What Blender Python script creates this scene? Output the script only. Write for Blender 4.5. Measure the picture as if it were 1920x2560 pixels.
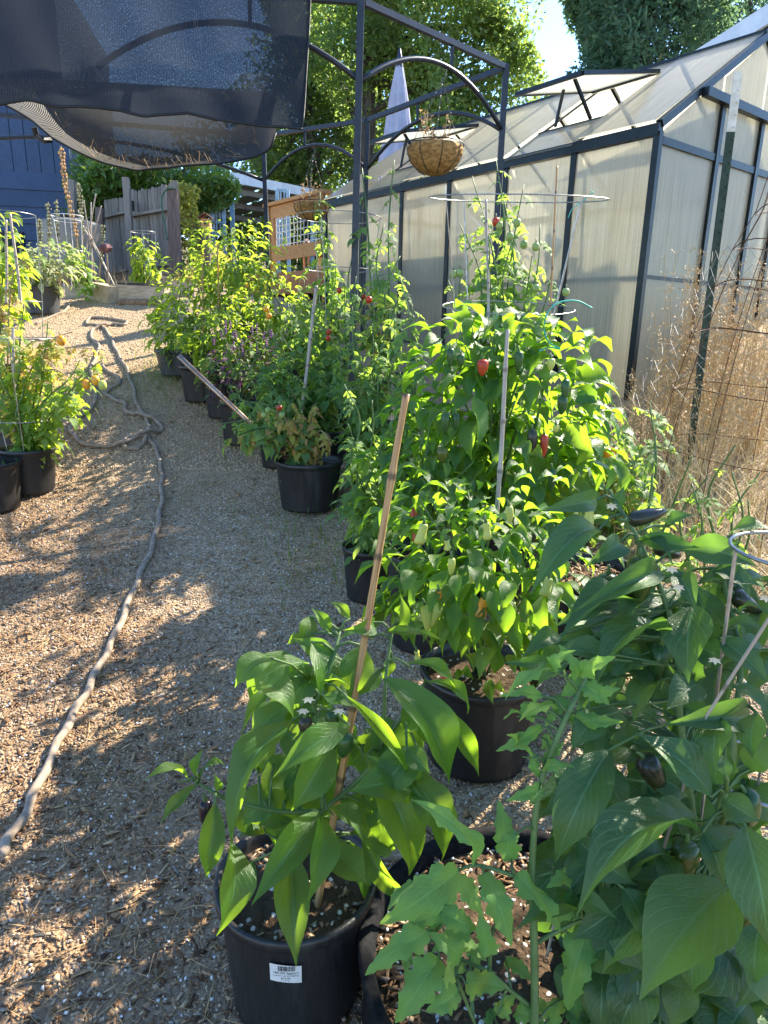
import bpy, math, random
import numpy as np
from mathutils import Vector, Matrix, Euler
from math import sin, cos, pi, radians, sqrt
for o in list(bpy.data.objects): bpy.data.objects.remove(o)
S = bpy.context.scene
COL = S.collection
RNG = np.random.default_rng(11)
random.seed(11)
# ------------------------------------------------------------ camera
F = 1683.0; PITCH = radians(15.4); ROLL = radians(1.2); CAMH = 1.6
cam = bpy.data.cameras.new('camera'); camo = bpy.data.objects.new('camera', cam); COL.objects.link(camo)
CM = Matrix.Rotation(pi/2-PITCH, 3, 'X') @ Matrix.Rotation(ROLL, 3, 'Z')
camo.matrix_world = Matrix.Translation((0, 0, CAMH)) @ CM.to_4x4()
cam.sensor_fit = 'VERTICAL'; cam.sensor_height = 36; cam.lens = 36*F/2560
cam.clip_start = .05; cam.clip_end = 600
S.camera = camo
CP = Vector((0, 0, CAMH))
# ------------------------------------------------------------ world, sun, exposure
SUN_AZ = radians(47); SUN_EL = radians(39)          # azimuth measured from +Y towards +X
w = bpy.data.worlds.new('World'); S.world = w; w.use_nodes = True
nt = w.node_tree; sky = nt.nodes.new('ShaderNodeTexSky'); sky.sky_type = 'NISHITA'; sky.sun_disc = False
sky.sun_elevation = SUN_EL; sky.sun_rotation = SUN_AZ; sky.air_density = 1.0; sky.dust_density = .15; sky.ozone_density = 6.0
bg = nt.nodes['Background']; bg.inputs[1].default_value = .13
nt.links.new(sky.outputs[0], bg.inputs[0])
sl = bpy.data.lights.new('sun', 'SUN'); sl.energy = 5.0; sl.angle = radians(.55); sl.color = (1, .905, .74)
so = bpy.data.objects.new('sun', sl); COL.objects.link(so)
sd = Vector((sin(SUN_AZ)*cos(SUN_EL), cos(SUN_AZ)*cos(SUN_EL), sin(SUN_EL)))
so.rotation_euler = sd.to_track_quat('Z', 'Y').to_euler(); so.location = sd*30
S.view_settings.view_transform = 'Standard'; S.view_settings.look = 'None'
S.view_settings.exposure = 1.98; S.view_settings.gamma = 1
S.cycles.max_bounces = 6; S.cycles.diffuse_bounces = 2; S.cycles.glossy_bounces = 2; S.cycles.transmission_bounces = 4; S.cycles.transparent_max_bounces = 10
# ------------------------------------------------------------ placing helpers
def P(px, py, Y):
    r = CM @ Vector(((px-960)/F, -(py-1280)/F, -1)); return CP + r*(Y/r.y)
_py = np.array([-12, 0, 1.3, 3.0, 4.2, 6.1, 8.7, 12.6, 20, 40, 130.])
_pz = np.array([-.35, -.04, .03, .25, .48, 1.1, 1.85, 2.3, 2.7, 4.2, 16.])
_gy = np.arange(-12, 130, .05); _gz = np.interp(_gy, _py, _pz)
_k = np.exp(-(np.arange(-12, 13)/6.)**2); _k /= _k.sum()
_gz = np.convolve(np.pad(_gz, 12, mode='edge'), _k, mode='valid')
def garr(x, y):
    x = np.asarray(x, float); y = np.asarray(y, float)
    z = np.interp(y, _gy, _gz)
    t = np.clip((y-.6)/2.2, 0, 1)
    xx = np.clip(x+.3, 0, 4.2)
    z = z + .16*xx*t*xx/(xx+.25)
    z = z + .012*np.sin(2.1*x+1.3*y)*np.sin(1.7*y-.8*x) + .006*np.sin(5.3*x-2.2*y+1)*np.sin(4.1*y+1.9*x)
    return z
def g(x, y): return float(garr(x, y))
def G(px, py, dz=0):
    r = CM @ Vector(((px-960)/F, -(py-1280)/F, -1)); t = .3
    while t < 60:
        q = CP + r*t
        if q.z < g(q.x, q.y)+dz: return q
        t += .01
    return q
# ------------------------------------------------------------ mesh helpers
ROOT = {}
def settag(o, label=None, cat=None, group=None, kind=None):
    if label: o['label'] = label
    if cat: o['category'] = cat
    if group: o['group'] = group
    if kind: o['kind'] = kind
    return o
def thing(name, label, cat, loc, group=None):
    o = bpy.data.objects.new(name, None); COL.objects.link(o); o.location = loc; o.empty_display_size = .1
    ROOT[o.name] = Vector(loc)
    return settag(o, label, cat, group)
def npmesh(name, V, faces, UV=None, smooth=False):
    me = bpy.data.meshes.new(name)
    V = np.asarray(V, np.float32).reshape(-1, 3)
    if isinstance(faces, np.ndarray):
        nf, k = faces.shape
        me.vertices.add(len(V)); me.vertices.foreach_set('co', V.ravel())
        me.loops.add(nf*k); me.loops.foreach_set('vertex_index', faces.astype(np.int32).ravel())
        me.polygons.add(nf); me.polygons.foreach_set('loop_start', np.arange(0, nf*k, k, dtype=np.int32))
        me.polygons.foreach_set('loop_total', np.full(nf, k, np.int32))
        me.update(calc_edges=True)
    else:
        me.from_pydata(V.tolist(), [], faces); me.update()
    if UV is not None:
        ul = me.uv_layers.new(name='UVMap')
        li = np.empty(len(me.loops), np.int32); me.loops.foreach_get('vertex_index', li)
        ul.data.foreach_set('uv', np.asarray(UV, np.float32)[li].ravel())
    if smooth: me.polygons.foreach_set('use_smooth', np.ones(len(me.polygons), bool))
    return me
def link(name, me, mat, parent=None, loc=None):
    o = bpy.data.objects.new(name, me); COL.objects.link(o)
    if mat and not me.materials: me.materials.append(mat)
    if parent is not None:
        o.parent = parent; ROOT[o.name] = ROOT[parent.name]
    elif loc is not None:
        o.location = loc; ROOT[o.name] = Vector(loc)
    else: ROOT[o.name] = Vector((0, 0, 0))
    return o
class MB:
    def __init__(s): s.v = []; s.f = []; s.uv = []
    def add(s, V, Fc, UV=None):
        b = len(s.v); s.v += [tuple(q) for q in V]; s.f += [tuple(i+b for i in q) for q in Fc]
        s.uv += [tuple(q) for q in UV] if UV is not None else [(0, 0)]*len(V)
        return s
    def box(s, c, d, ax=None):
        c = Vector(c); X, Y, Z = ax if ax else (Vector((1, 0, 0)), Vector((0, 1, 0)), Vector((0, 0, 1)))
        V = []
        for k in (-.5, .5):
            for j in (-.5, .5):
                for i in (-.5, .5): V.append(c+X*(d[0]*i)+Y*(d[1]*j)+Z*(d[2]*k))
        UV = [(i*d[0]+.37*d[1]*j, k*d[2]+j*d[1]) for k in (0, 1) for j in (0, 1) for i in (0, 1)]
        return s.add(V, [(0, 2, 3, 1), (4, 5, 7, 6), (0, 1, 5, 4), (1, 3, 7, 5), (3, 2, 6, 7), (2, 0, 4, 6)], UV)
    def beam(s, a, b, wd, ht, up=(0, 0, 1)):
        a = Vector(a); b = Vector(b); y = (b-a); L = y.length; y.normalize(); up = Vector(up)
        x = y.cross(up)
        if x.length < 1e-4: x = y.cross(Vector((0, 1, 0)))
        x.normalize(); z = x.cross(y)
        return s.box((a+b)/2, (wd, L, ht), (x, y, z))
    def tube(s, pts, r, n=6, cap=True):
        pts = [Vector(q) for q in pts]; m = len(pts)
        rr = r if hasattr(r, '__len__') else [r]*m
        T = [(pts[min(i+1, m-1)]-pts[max(i-1, 0)]).normalized() for i in range(m)]
        u = T[0].orthogonal().normalized(); V = []; UV = []; acc = 0
        for i in range(m):
            u = (u-T[i]*u.dot(T[i]))
            if u.length < 1e-5: u = T[i].orthogonal()
            u.normalize(); q = T[i].cross(u)
            if i: acc += (pts[i]-pts[i-1]).length
            for k in range(n):
                a = 2*pi*k/n; V.append(pts[i]+(u*cos(a)+q*sin(a))*rr[i]); UV.append((k/n, acc))
        Fc = [(i*n+k, i*n+(k+1) % n, (i+1)*n+(k+1) % n, (i+1)*n+k) for i in range(m-1) for k in range(n)]
        if cap: Fc += [tuple(range(n))[::-1], tuple((m-1)*n+k for k in range(n))]
        return s.add(V, Fc, UV)
    def lathe(s, prof, c, n=32, wob=None, ax=None):
        c = Vector(c); V = []; UV = []; m = len(prof)
        X, Y, Z = ax if ax else (Vector((1, 0, 0)), Vector((0, 1, 0)), Vector((0, 0, 1)))
        for i, (r, z) in enumerate(prof):
            for k in range(n):
                a = 2*pi*k/n; q = r*(wob(a, i) if wob else 1)
                V.append(c+X*(q*cos(a))+Y*(q*sin(a))+Z*z); UV.append((k/n, i/(m-1)))
        Fc = [(i*n+k, i*n+(k+1) % n, (i+1)*n+(k+1) % n, (i+1)*n+k) for i in range(m-1) for k in range(n)]
        if prof[0][0] > 1e-4: Fc.append(tuple(range(n))[::-1])
        if prof[-1][0] > 1e-4: Fc.append(tuple((m-1)*n+k for k in range(n)))
        return s.add(V, Fc, UV)
    def grid(s, fn, nu, nv):
        V = []; UV = []
        for j in range(nv+1):
            for i in range(nu+1): V.append(fn(i/nu, j/nv)); UV.append((i/nu, j/nv))
        W = nu+1
        return s.add(V, [(j*W+i, j*W+i+1, (j+1)*W+i+1, (j+1)*W+i) for j in range(nv) for i in range(nu)], UV)
    def build(s, name, mat, parent=None, smooth=False, loc=None):
        L = ROOT[parent.name] if parent is not None else Vector(loc if loc is not None else (0, 0, 0))
        V = np.array(s.v, np.float32).reshape(-1, 3)-np.array(L, np.float32)
        me = npmesh(name, V, s.f, np.array(s.uv, np.float32), smooth)
        return link(name, me, mat, parent, None if parent is not None else L)
def circ(c, r, n=24, X=(1, 0, 0), Y=(0, 1, 0), a0=0, a1=2*pi):
    c = Vector(c); X = Vector(X); Y = Vector(Y)
    return [c+X*(r*cos(a0+(a1-a0)*i/n))+Y*(r*sin(a0+(a1-a0)*i/n)) for i in range(n+1)]
def spline(pts, n=8):
    p = [Vector(q) for q in pts]; p = [p[0]*2-p[1]]+p+[p[-1]*2-p[-2]]; out = []
    for i in range(1, len(p)-2):
        for k in range(n):
            t = k/n
            out.append(.5*((2*p[i])+(p[i+1]-p[i-1])*t+(2*p[i-1]-5*p[i]+4*p[i+1]-p[i+2])*t*t+(3*p[i]-p[i-1]-3*p[i+1]+p[i+2])*t**3))
    return out+[p[-2]]
# ------------------------------------------------------------ materials
class NT:
    def __init__(s, name):
        s.m = bpy.data.materials.new(name); s.m.use_nodes = True; s.t = s.m.node_tree
        s.t.nodes.clear(); s.out = s.n('OutputMaterial')
    def n(s, typ, **kw):
        q = s.t.nodes.new('ShaderNode'+typ)
        for k, v in kw.items(): setattr(q, k, v)
        return q
    def l(s, a, b): s.t.links.new(a, b)
    def setv(s, inp, v):
        if isinstance(v, bpy.types.NodeSocket): s.l(v, inp)
        elif isinstance(v, (tuple, list)) and len(v) == 3 and inp.type == 'RGBA': inp.default_value = (*v, 1)
        else: inp.default_value = v
    def math(s, op, a, b=0., c=None, clamp=False):
        q = s.n('Math', operation=op, use_clamp=clamp); s.setv(q.inputs[0], a); s.setv(q.inputs[1], b)
        if c is not None: s.setv(q.inputs[2], c)
        return q.outputs[0]
    def mix(s, f, a, b, bt='MIX'):
        q = s.n('Mix', data_type='RGBA', blend_type=bt); s.setv(q.inputs[0], f); s.setv(q.inputs[6], a); s.setv(q.inputs[7], b)
        return q.outputs[2]
    def ramp(s, f, lo, hi, a=0., b=1.):
        q = s.n('MapRange', interpolation_type='SMOOTHSTEP'); s.setv(q.inputs[0], f)
        q.inputs[1].default_value = lo; q.inputs[2].default_value = hi; q.inputs[3].default_value = a; q.inputs[4].default_value = b
        return q.outputs[0]
    def coord(s, kind='Object', scale=(1, 1, 1)):
        q = s.n('TexCoord'); mp = s.n('Mapping'); mp.inputs[3].default_value = scale; s.l(q.outputs[kind], mp.inputs[0]); return mp.outputs[0]
    def noise(s, v, sc, det=3, rough=.55):
        q = s.n('TexNoise'); s.l(v, q.inputs['Vector']); q.inputs['Scale'].default_value = sc; q.inputs['Detail'].default_value = det; q.inputs['Roughness'].default_value = rough
        return q.outputs[0]
    def bump(s, h, st=.4, dist=.01):
        q = s.n('Bump'); q.inputs[0].default_value = st; q.inputs[1].default_value = dist; s.l(h, q.inputs['Height']); return q.outputs[0]
    def pbr(s, col, rough=.6, metal=0., spec=.4, normal=None):
        q = s.n('BsdfPrincipled'); s.setv(q.inputs['Base Color'], col); s.setv(q.inputs['Roughness'], rough); s.setv(q.inputs['Metallic'], metal)
        s.setv(q.inputs['Specular IOR Level'], spec)
        if normal is not None: s.l(normal, q.inputs['Normal'])
        return q.outputs[0]
    def done(s, sh): s.l(sh, s.out.inputs[0]); return s.m
def rnd(m):
    a = m.n('NewGeometry').outputs['Random Per Island']; b = m.n('ObjectInfo').outputs['Random']
    return m.math('FRACT', m.math('ADD', a, b))
def basic(name, col, col2=None, rough=.6, metal=0, spec=.4, sc=8, stretch=(1, 1, 1), bump=.0, lo=.35, hi=.65, kind='Object', isl=0., det=4):
    m = NT(name); c = m.coord(kind, stretch); nz = m.noise(c, sc, det)
    col2 = col2 or tuple(x*.7 for x in col)
    cc = m.mix(m.ramp(nz, lo, hi), col2, col)
    if isl:
        r = rnd(m); cc = m.mix(isl, cc, m.mix(r, tuple(x*.45 for x in col), tuple(min(1, x*1.5) for x in col)))
    fine = m.noise(c, sc*7, 2)
    cc = m.mix(m.math('MULTIPLY', fine, .35), cc, tuple(x*.5 for x in col))
    nm = m.bump(nz if bump > 0 else fine, abs(bump), .01) if bump else None
    rg = m.ramp(fine, .2, .8, max(.02, rough-.1), min(1, rough+.12))
    return m.done(m.pbr(cc, rg, metal, spec, nm))
def leaf_mat(name, c1, c2, tc, trans=.45, vein=.5, rough=.42, edge=None, edge_amt=0., spec=.45):
    m = NT(name); uv = m.n('UVMap').outputs[0]; sp = m.n('SeparateXYZ'); m.l(uv, sp.inputs[0])
    u = m.math('ABSOLUTE', m.math('SUBTRACT', sp.outputs[0], .5)); v = sp.outputs[1]
    r = rnd(m)
    base = m.mix(r, c1, c2)
    nz = m.noise(uv, 9, 3); base = m.mix(m.ramp(nz, .3, .75, 0, .35), base, tuple(x*1.5 for x in c2))
    mid = m.ramp(u, .012, .035, 1, 0)
    lat = m.math('FRACT', m.math('SUBTRACT', m.math('MULTIPLY', v, 8.5), m.math('MULTIPLY', u, 7.0)))
    lat = m.ramp(m.math('ABSOLUTE', m.math('SUBTRACT', lat, .5)), .01, .13, 1, 0)
    vr = m.n('TexVoronoi', feature='DISTANCE_TO_EDGE'); vr.inputs['Scale'].default_value = 26; m.l(uv, vr.inputs['Vector']); ret = m.ramp(vr.outputs['Distance'], .0, .12, .35, 0)
    vn = m.math('MAXIMUM', m.math('MAXIMUM', mid, m.math('MULTIPLY', lat, .7)), ret)
    base = m.mix(m.math('MULTIPLY', vn, vein), base, tuple(min(1, x*2.6+.05) for x in c2))
    base = m.mix(m.ramp(r, .90, .99, 0, .55), base, tuple(min(1, x*y) for x, y in zip(c2, (4.2, 2.3, 1.6))))
    tcol = m.mix(m.math('MULTIPLY', r, .6), tc, tuple(x*y for x, y in zip(tc, (.55, .78, .6))))
    tcol = m.mix(m.math('MULTIPLY', vn, vein*.6), tcol, tuple(x*.55 for x in tc))
    if edge is not None:
        f = m.ramp(m.math('MULTIPLY', m.ramp(m.math('ADD', r, m.math('MULTIPLY', nz, .5)), .62-edge_amt, 1.0), m.ramp(m.math('ADD', nz, u), .3, .8)), .1, .6)
        base = m.mix(f, base, edge); tcol = m.mix(f, tcol, tuple(min(1, x*1.3) for x in edge))
    mot = m.noise(uv, 60, 3, .7); base = m.mix(m.ramp(mot, .52, .72, 0, .3), base, tuple(x*.55 for x in c1)); base = m.mix(m.ramp(m.noise(uv, 4, 2), .55, .75, 0, .30), base, tuple(min(1, x*1.4) for x in c2))
    bp = m.bump(m.math('ADD', m.math('MULTIPLY', vn, -.35), m.math('MULTIPLY', m.noise(uv, 16, 4), .9)), .45, .004)
    a = m.pbr(base, m.ramp(nz, .3, .7, rough-.06, rough+.1), 0, spec, bp)
    t = m.n('BsdfTranslucent'); m.l(tcol, t.inputs[0])
    mx = m.n('MixShader'); mx.inputs[0].default_value = trans; m.l(a, mx.inputs[1]); m.l(t.outputs[0], mx.inputs[2])
    return m.done(mx.outputs[0])
MAT = {}
M_ = MAT
M_['pepper'] = leaf_mat('pepper_leaf', (.010, .042, .008), (.026, .084, .014), (.46, .72, .035), .48, .8, .36)
M_['pepper_dark'] = leaf_mat('dark_pepper_leaf', (.014, .046, .013), (.034, .084, .023), (.26, .50, .05), .34, .65, .34)
M_['tomato'] = leaf_mat('tomato_leaf', (.050, .125, .040), (.095, .190, .060), (.52, .70, .09), .50, .35, .55)
M_['tomato_front'] = leaf_mat('pale_tomato_leaf', (.080, .190, .040), (.130, .265, .060), (.46, .70, .10), .45, .35, .5)
M_['tomato_dry'] = leaf_mat('yellowing_tomato_leaf', (.20, .24, .050), (.40, .36, .085), (.80, .74, .12), .45, .3, .6, edge=(.46, .28, .10), edge_amt=.10)
M_['bush'] = leaf_mat('bush_leaf', (.045, .125, .024), (.100, .190, .035), (.60, .72, .06), .54, .2, .5)
M_['basil'] = leaf_mat('basil_leaf', (.030, .080, .025), (.070, .120, .040), (.30, .40, .08), .4, .2, .45, edge=(.09, .02, .07), edge_amt=.15)
M_['varieg'] = leaf_mat('variegated_leaf', (.11, .15, .06), (.30, .30, .16), (.5, .55, .2), .35, .2, .5)
M_['oak'] = leaf_mat('oak_leaf', (.042, .085, .026), (.085, .130, .042), (.44, .58, .12), .46, .1, .45, spec=.35)
M_['oakdark'] = leaf_mat('shaded_oak_leaf', (.040, .075, .028), (.080, .120, .040), (.42, .54, .09), .46, .1, .42)
M_['conifer'] = leaf_mat('conifer_needle', (.040, .085, .066), (.080, .135, .095), (.26, .40, .18), .44, .05, .8, spec=.1)
M_['laurel'] = leaf_mat('laurel_leaf', (.028, .080, .018), (.080, .160, .035), (.36, .50, .06), .36, .2, .3, spec=.6)
M_['yshrub'] = leaf_mat('yellow_shrub_leaf', (.14, .16, .03), (.28, .26, .05), (.75, .68, .12), .45, .1, .5)
M_['dryleaf'] = leaf_mat('dried_leaf', (.26, .15, .06), (.42, .26, .11), (.55, .34, .12), .35, .1, .7)
M_['stem'] = basic('green_stem', (.10, .17, .05), (.06, .12, .03), .55, sc=20)
M_['drystem'] = basic('dry_stem', (.36, .26, .13), (.20, .14, .07), .75, sc=20)
M_['pot'] = basic('black_plastic', (.048, .046, .044), (.011, .011, .012), .44, sc=9, stretch=(1.6, 1.6, .22), bump=-.12, spec=.45, lo=.5, hi=.78, det=6)
M_['potgrey'] = basic('dusty_black_plastic', (.060, .063, .068), (.028, .029, .031), .5, sc=7, stretch=(1, 1, .4), bump=-.12)
M_['fabric'] = basic('black_felt', (.014, .014, .015), (.006, .006, .007), .95, sc=60, bump=.4, spec=.15)
M_['gazebo'] = basic('dark_powder_coated_steel', (.030, .036, .048), (.020, .024, .032), .42, .3, sc=15, bump=-.05)
M_['ghframe'] = basic('dark_green_aluminium', (.012, .018, .020), (.008, .012, .013), .35, .35, sc=12)
M_['coir'] = basic('coir_fibre', (.42, .25, .10), (.20, .11, .04), .95, sc=28, bump=.9, spec=.1, stretch=(1, 1, 2))
M_['chain'] = basic('dull_steel', (.22, .22, .22), (.10, .09, .08), .4, .8, sc=40)
M_['wire'] = basic('galvanised_wire', (.42, .42, .42), (.25, .25, .24), .38, .85, sc=30)
M_['dullwire'] = basic('tarnished_wire', (.30, .28, .25), (.20, .17, .14), .7, .1, sc=30)
M_['rust'] = basic('rusty_wire', (.16, .075, .035), (.07, .035, .02), .8, .3, sc=40)
def cane_mat(name, c1, c2, node):
    m = NT(name); uv = m.n('UVMap').outputs[0]; sp = m.n('SeparateXYZ'); m.l(uv, sp.inputs[0]); mp = m.n('Mapping'); mp.inputs[3].default_value = (14, 5, 1); m.l(uv, mp.inputs[0])
    st = m.noise(mp.outputs[0], 1.5, 4); cc = m.mix(m.ramp(st, .35, .65), c2, c1)
    fr = m.math('ABSOLUTE', m.math('SUBTRACT', m.math('FRACT', m.math('ADD', m.math('DIVIDE', sp.outputs[1], .17), .5)), .5))
    ring = m.ramp(m.math('ADD', fr, m.math('MULTIPLY', m.math('SUBTRACT', st, .5), .03)), .015, .07, 1, 0); cc = m.mix(m.math('MULTIPLY', ring, .85), cc, node)
    return m.done(m.pbr(cc, m.ramp(st, .3, .7, .38, .6), 0, .4, m.bump(st, .3, .003)))
M_['bamboo'] = cane_mat('bamboo_cane', (.46, .28, .115), (.27, .135, .05), (.07, .04, .02))
M_['greycane'] = cane_mat('weathered_cane', (.40, .35, .29), (.25, .20, .16), (.14, .11, .09))
M_['copper'] = basic('copper_tube', (.42, .30, .22), (.30, .17, .11), .3, .85, sc=12)
M_['hose'] = basic('grey_fabric_hose', (.34, .265, .195), (.22, .165, .12), .8, sc=30, bump=.35)
M_['newwood'] = basic('fresh_redwood', (.50, .26, .09), (.36, .17, .055), .6, sc=5, stretch=(6, 6, 6), bump=-.15, isl=.12)
M_['deckred'] = basic('stained_redwood', (.40, .17, .065), (.26, .095, .035), .6, sc=5, bump=-.15)
M_['greywood'] = basic('weathered_board', (.25, .22, .19), (.12, .10, .085), .85, sc=9, stretch=(7, 7, .5), bump=.4, isl=.3)
M_['postwood'] = basic('brown_weathered_post', (.17, .12, .10), (.08, .06, .055), .85, sc=9, stretch=(7, 7, .5), bump=.4)
M_['plank'] = basic('bleached_plank', (.52, .42, .30), (.34, .26, .18), .8, sc=7, stretch=(1, 1, 5), bump=.2)
M_['concrete'] = basic('tan_concrete', (.46, .38, .26), (.34, .27, .18), .9, sc=12, bump=.5)
M_['blue'] = basic('blue_house_paint', (.026, .056, .125), (.020, .045, .100), .55, sc=3, isl=.10)
M_['navy'] = basic('navy_shed_paint', (.012, .022, .060), (.009, .016, .045), .55, sc=3)
M_['white'] = basic('pale_blue_white_paint', (.60, .66, .74), (.50, .56, .64), .5, sc=4)
M_['skyblue'] = basic('pale_blue_steel', (.24, .36, .46), (.18, .27, .35), .45, .2, sc=8)
M_['roofgrey'] = basic('grey_corrugated_sheet', (.20, .20, .19), (.12, .12, .115), .6, .1, sc=5)
M_['tank'] = basic('beige_plastic_tank', (.23, .21, .175), (.18, .16, .13), .5, sc=3)
M_['tpost'] = basic('green_tpost', (.025, .050, .035), (.015, .03, .02), .5, .2, sc=20)
M_['whitepaint'] = basic('chalky_white_paint', (.70, .69, .66), (.50, .48, .44), .6, sc=18)
M_['bark'] = basic('oak_bark', (.085, .070, .055), (.035, .028, .022), .95, sc=5, stretch=(3, 3, .7), bump=.8)
M_['terracotta'] = basic('orange_plastic_planter', (.48, .12, .04), (.34, .08, .03), .5, sc=6)
M_['pink'] = basic('pale_pink_vinyl', (.60, .42, .36), (.5, .33, .28), .5, sc=6)
M_['redtag'] = basic('red_plastic', (.75, .10, .08), (.6, .07, .06), .4, sc=6)
M_['black'] = basic('black_ink', (.012, .012, .012), (.01, .01, .01), .6, sc=6)
M_['paper'] = basic('white_sticker', (.72, .71, .68), (.65, .64, .6), .5, sc=20)
M_['ink'] = basic('grey_print', (.10, .10, .10), (.06, .06, .06), .6, sc=6)
M_['twine'] = basic('turquoise_twine', (.08, .48, .38), (.05, .32, .26), .6, sc=30)
M_['greenhose'] = basic('dark_green_garden_hose', (.02, .10, .06), (.015, .07, .04), .5, sc=9)
M_['petal'] = basic('white_petal', (.78, .76, .68), (.66, .64, .55), .6, sc=20)
M_['maroon'] = basic('maroon_seed_head', (.16, .07, .075), (.10, .05, .05), .85, sc=20)
M_['purplefl'] = basic('purple_flower', (.20, .09, .18), (.13, .05, .12), .7, sc=20, isl=.3)
M_['pinkfl'] = basic('pale_pink_flower', (.72, .55, .60), (.60, .40, .46), .7, sc=20, isl=.2)
def fruit(name, c, c2, rough=.32): return basic(name, c, c2, max(rough, .26), sc=9, spec=.35)
M_['fr_green'] = fruit('green_pepper_skin', (.030, .085, .016), (.018, .055, .012))
M_['fr_dark'] = fruit('dark_purple_pepper_skin', (.020, .012, .018), (.035, .045, .015), .16)
M_['fr_olive'] = fruit('olive_pepper_skin', (.085, .100, .015), (.040, .070, .012), .2)
M_['fr_red'] = fruit('red_fruit_skin', (.42, .035, .014), (.34, .05, .012))
M_['fr_orange'] = fruit('orange_fruit_skin', (.72, .24, .02), (.70, .36, .03))
M_['fr_yellow'] = fruit('pale_yellow_pepper_skin', (.50, .50, .10), (.36, .42, .09), .34)
M_['fr_gtom'] = fruit('unripe_tomato_skin', (.26, .34, .10), (.18, .27, .07), .3)
M_['stalk'] = basic('seed_pod', (.50, .30, .13), (.32, .18, .08), .85, sc=20, isl=.3)
M_['stalkgrey'] = basic('grey_green_seed_pod', (.24, .25, .15), (.15, .16, .09), .85, sc=20, isl=.3)
M_['umbrella'] = basic('lavender_grey_canvas', (.40, .40, .50), (.34, .34, .43), .85, sc=6)
M_['navycap'] = basic('dark_blue_plastic', (.02, .025, .06), (.015, .02, .04), .5, sc=6)
m = NT('wood_chip'); r_ = rnd(m); cr = m.n('ValToRGB'); m.l(r_, cr.inputs[0]); els = cr.color_ramp.elements
for p_, c_ in ((0, (.05, .028, .017)), (.2, (.16, .082, .040)), (.45, (.30, .172, .086)), (.65, (.42, .27, .15)), (.82, (.54, .40, .25)), (.92, (.30, .26, .22))):
    el = els[0] if p_ == 0 else els.new(p_); el.color = (*c_, 1)
els[-1].color = (.16, .12, .09, 1); cn = m.coord('Object'); fn = m.noise(cn, 220, 3)
M_['chip'] = m.done(m.pbr(m.mix(m.ramp(fn, .35, .7, 0, .5), cr.outputs[0], (.12, .07, .04)), .85, 0, .2, m.bump(fn, .5, .003)))
M_['grit'] = basic('granite_grit', (.56, .425, .285), (.40, .29, .185), .85, sc=50, isl=.7)
M_['perlite'] = basic('white_perlite', (.72, .70, .66), (.6, .58, .54), .9, sc=50, isl=.2)
M_['needle'] = basic('pine_needle_litter', (.42, .27, .13), (.28, .16, .07), .8, sc=30, isl=.6)
M_['weedstem'] = basic('rusty_dry_weed', (.60, .42, .21), (.40, .25, .11), .8, sc=20, isl=.4)
M_['straw'] = basic('dry_grass_blade', (.74, .56, .29), (.60, .42, .19), .75, sc=10, isl=.4)
M_['grass'] = leaf_mat('grass_blade', (.06, .12, .02), (.12, .18, .035), (.4, .5, .08), .35, .0, .5)
M_['rock'] = basic('brown_stone', (.30, .19, .10), (.20, .12, .07), .9, sc=14, bump=.5)
m = NT('potting_soil'); c = m.coord('Object'); vo = m.n('TexVoronoi'); m.l(c, vo.inputs['Vector']); vo.inputs['Scale'].default_value = 75
nz = m.noise(c, 40, 4); cc = m.mix(nz, (.030, .020, .014), (.11, .075, .045))
sp = m.n('SeparateColor'); m.l(vo.outputs['Color'], sp.inputs[0])
cc = m.mix(m.math('MULTIPLY', m.ramp(sp.outputs[0], .86, .9), m.ramp(vo.outputs['Distance'], .3, .5, 1, 0)), cc, (.62, .58, .52))
M_['soil'] = m.done(m.pbr(cc, .95, 0, .1, m.bump(nz, 1, .02)))
# twin-wall polycarbonate: streaky, mostly diffusing, some light straight through
m = NT('twin_wall_polycarbonate'); uvn = m.n('UVMap').outputs[0]; mp = m.n('Mapping'); mp.inputs[3].default_value = (55, .7, 1); m.l(uvn, mp.inputs[0])
st = m.noise(mp.outputs[0], 1.6, 4, .7); big = m.noise(uvn, 1.5, 4)
fine = m.noise(uvn, 45, 3)
tc = m.mix(m.ramp(st, .32, .68), (.78, .74, .61), (1.0, .96, .82)); tc = m.mix(m.ramp(big, .35, .7, 0, .5), tc, (.62, .62, .55)); tc = m.mix(m.ramp(fine, .55, .75, 0, .35), tc, (.45, .44, .38))
spv = m.n('SeparateXYZ'); m.l(uvn, spv.inputs[0]); dirt = m.math('MULTIPLY', m.ramp(m.math('ADD', spv.outputs[1], m.math('MULTIPLY', big, .9)), .35, 1.25, .5, 0), m.ramp(m.noise(uvn, 7, 5, .65), .3, .65, .35, 1)); tc = m.mix(dirt, tc, (.46, .49, .38))
t = m.n('BsdfTranslucent'); m.l(tc, t.inputs[0]); a = m.pbr(m.mix(m.ramp(st, .35, .65), (.30, .31, .30), (.50, .51, .48)), .16, 0, .6)
tr = m.n('BsdfTransparent'); tr.inputs[0].default_value = (.96, .95, .90, 1)
m1 = m.n('MixShader'); m1.inputs[0].default_value = .62; m.l(a, m1.inputs[1]); m.l(t.outputs[0], m1.inputs[2])
m2 = m.n('MixShader'); m2.inputs[0].default_value = .36; m.l(m1.outputs[0], m2.inputs[1]); m.l(tr.outputs[0], m2.inputs[2])
M_['poly'] = m.done(m2.outputs[0])
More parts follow.
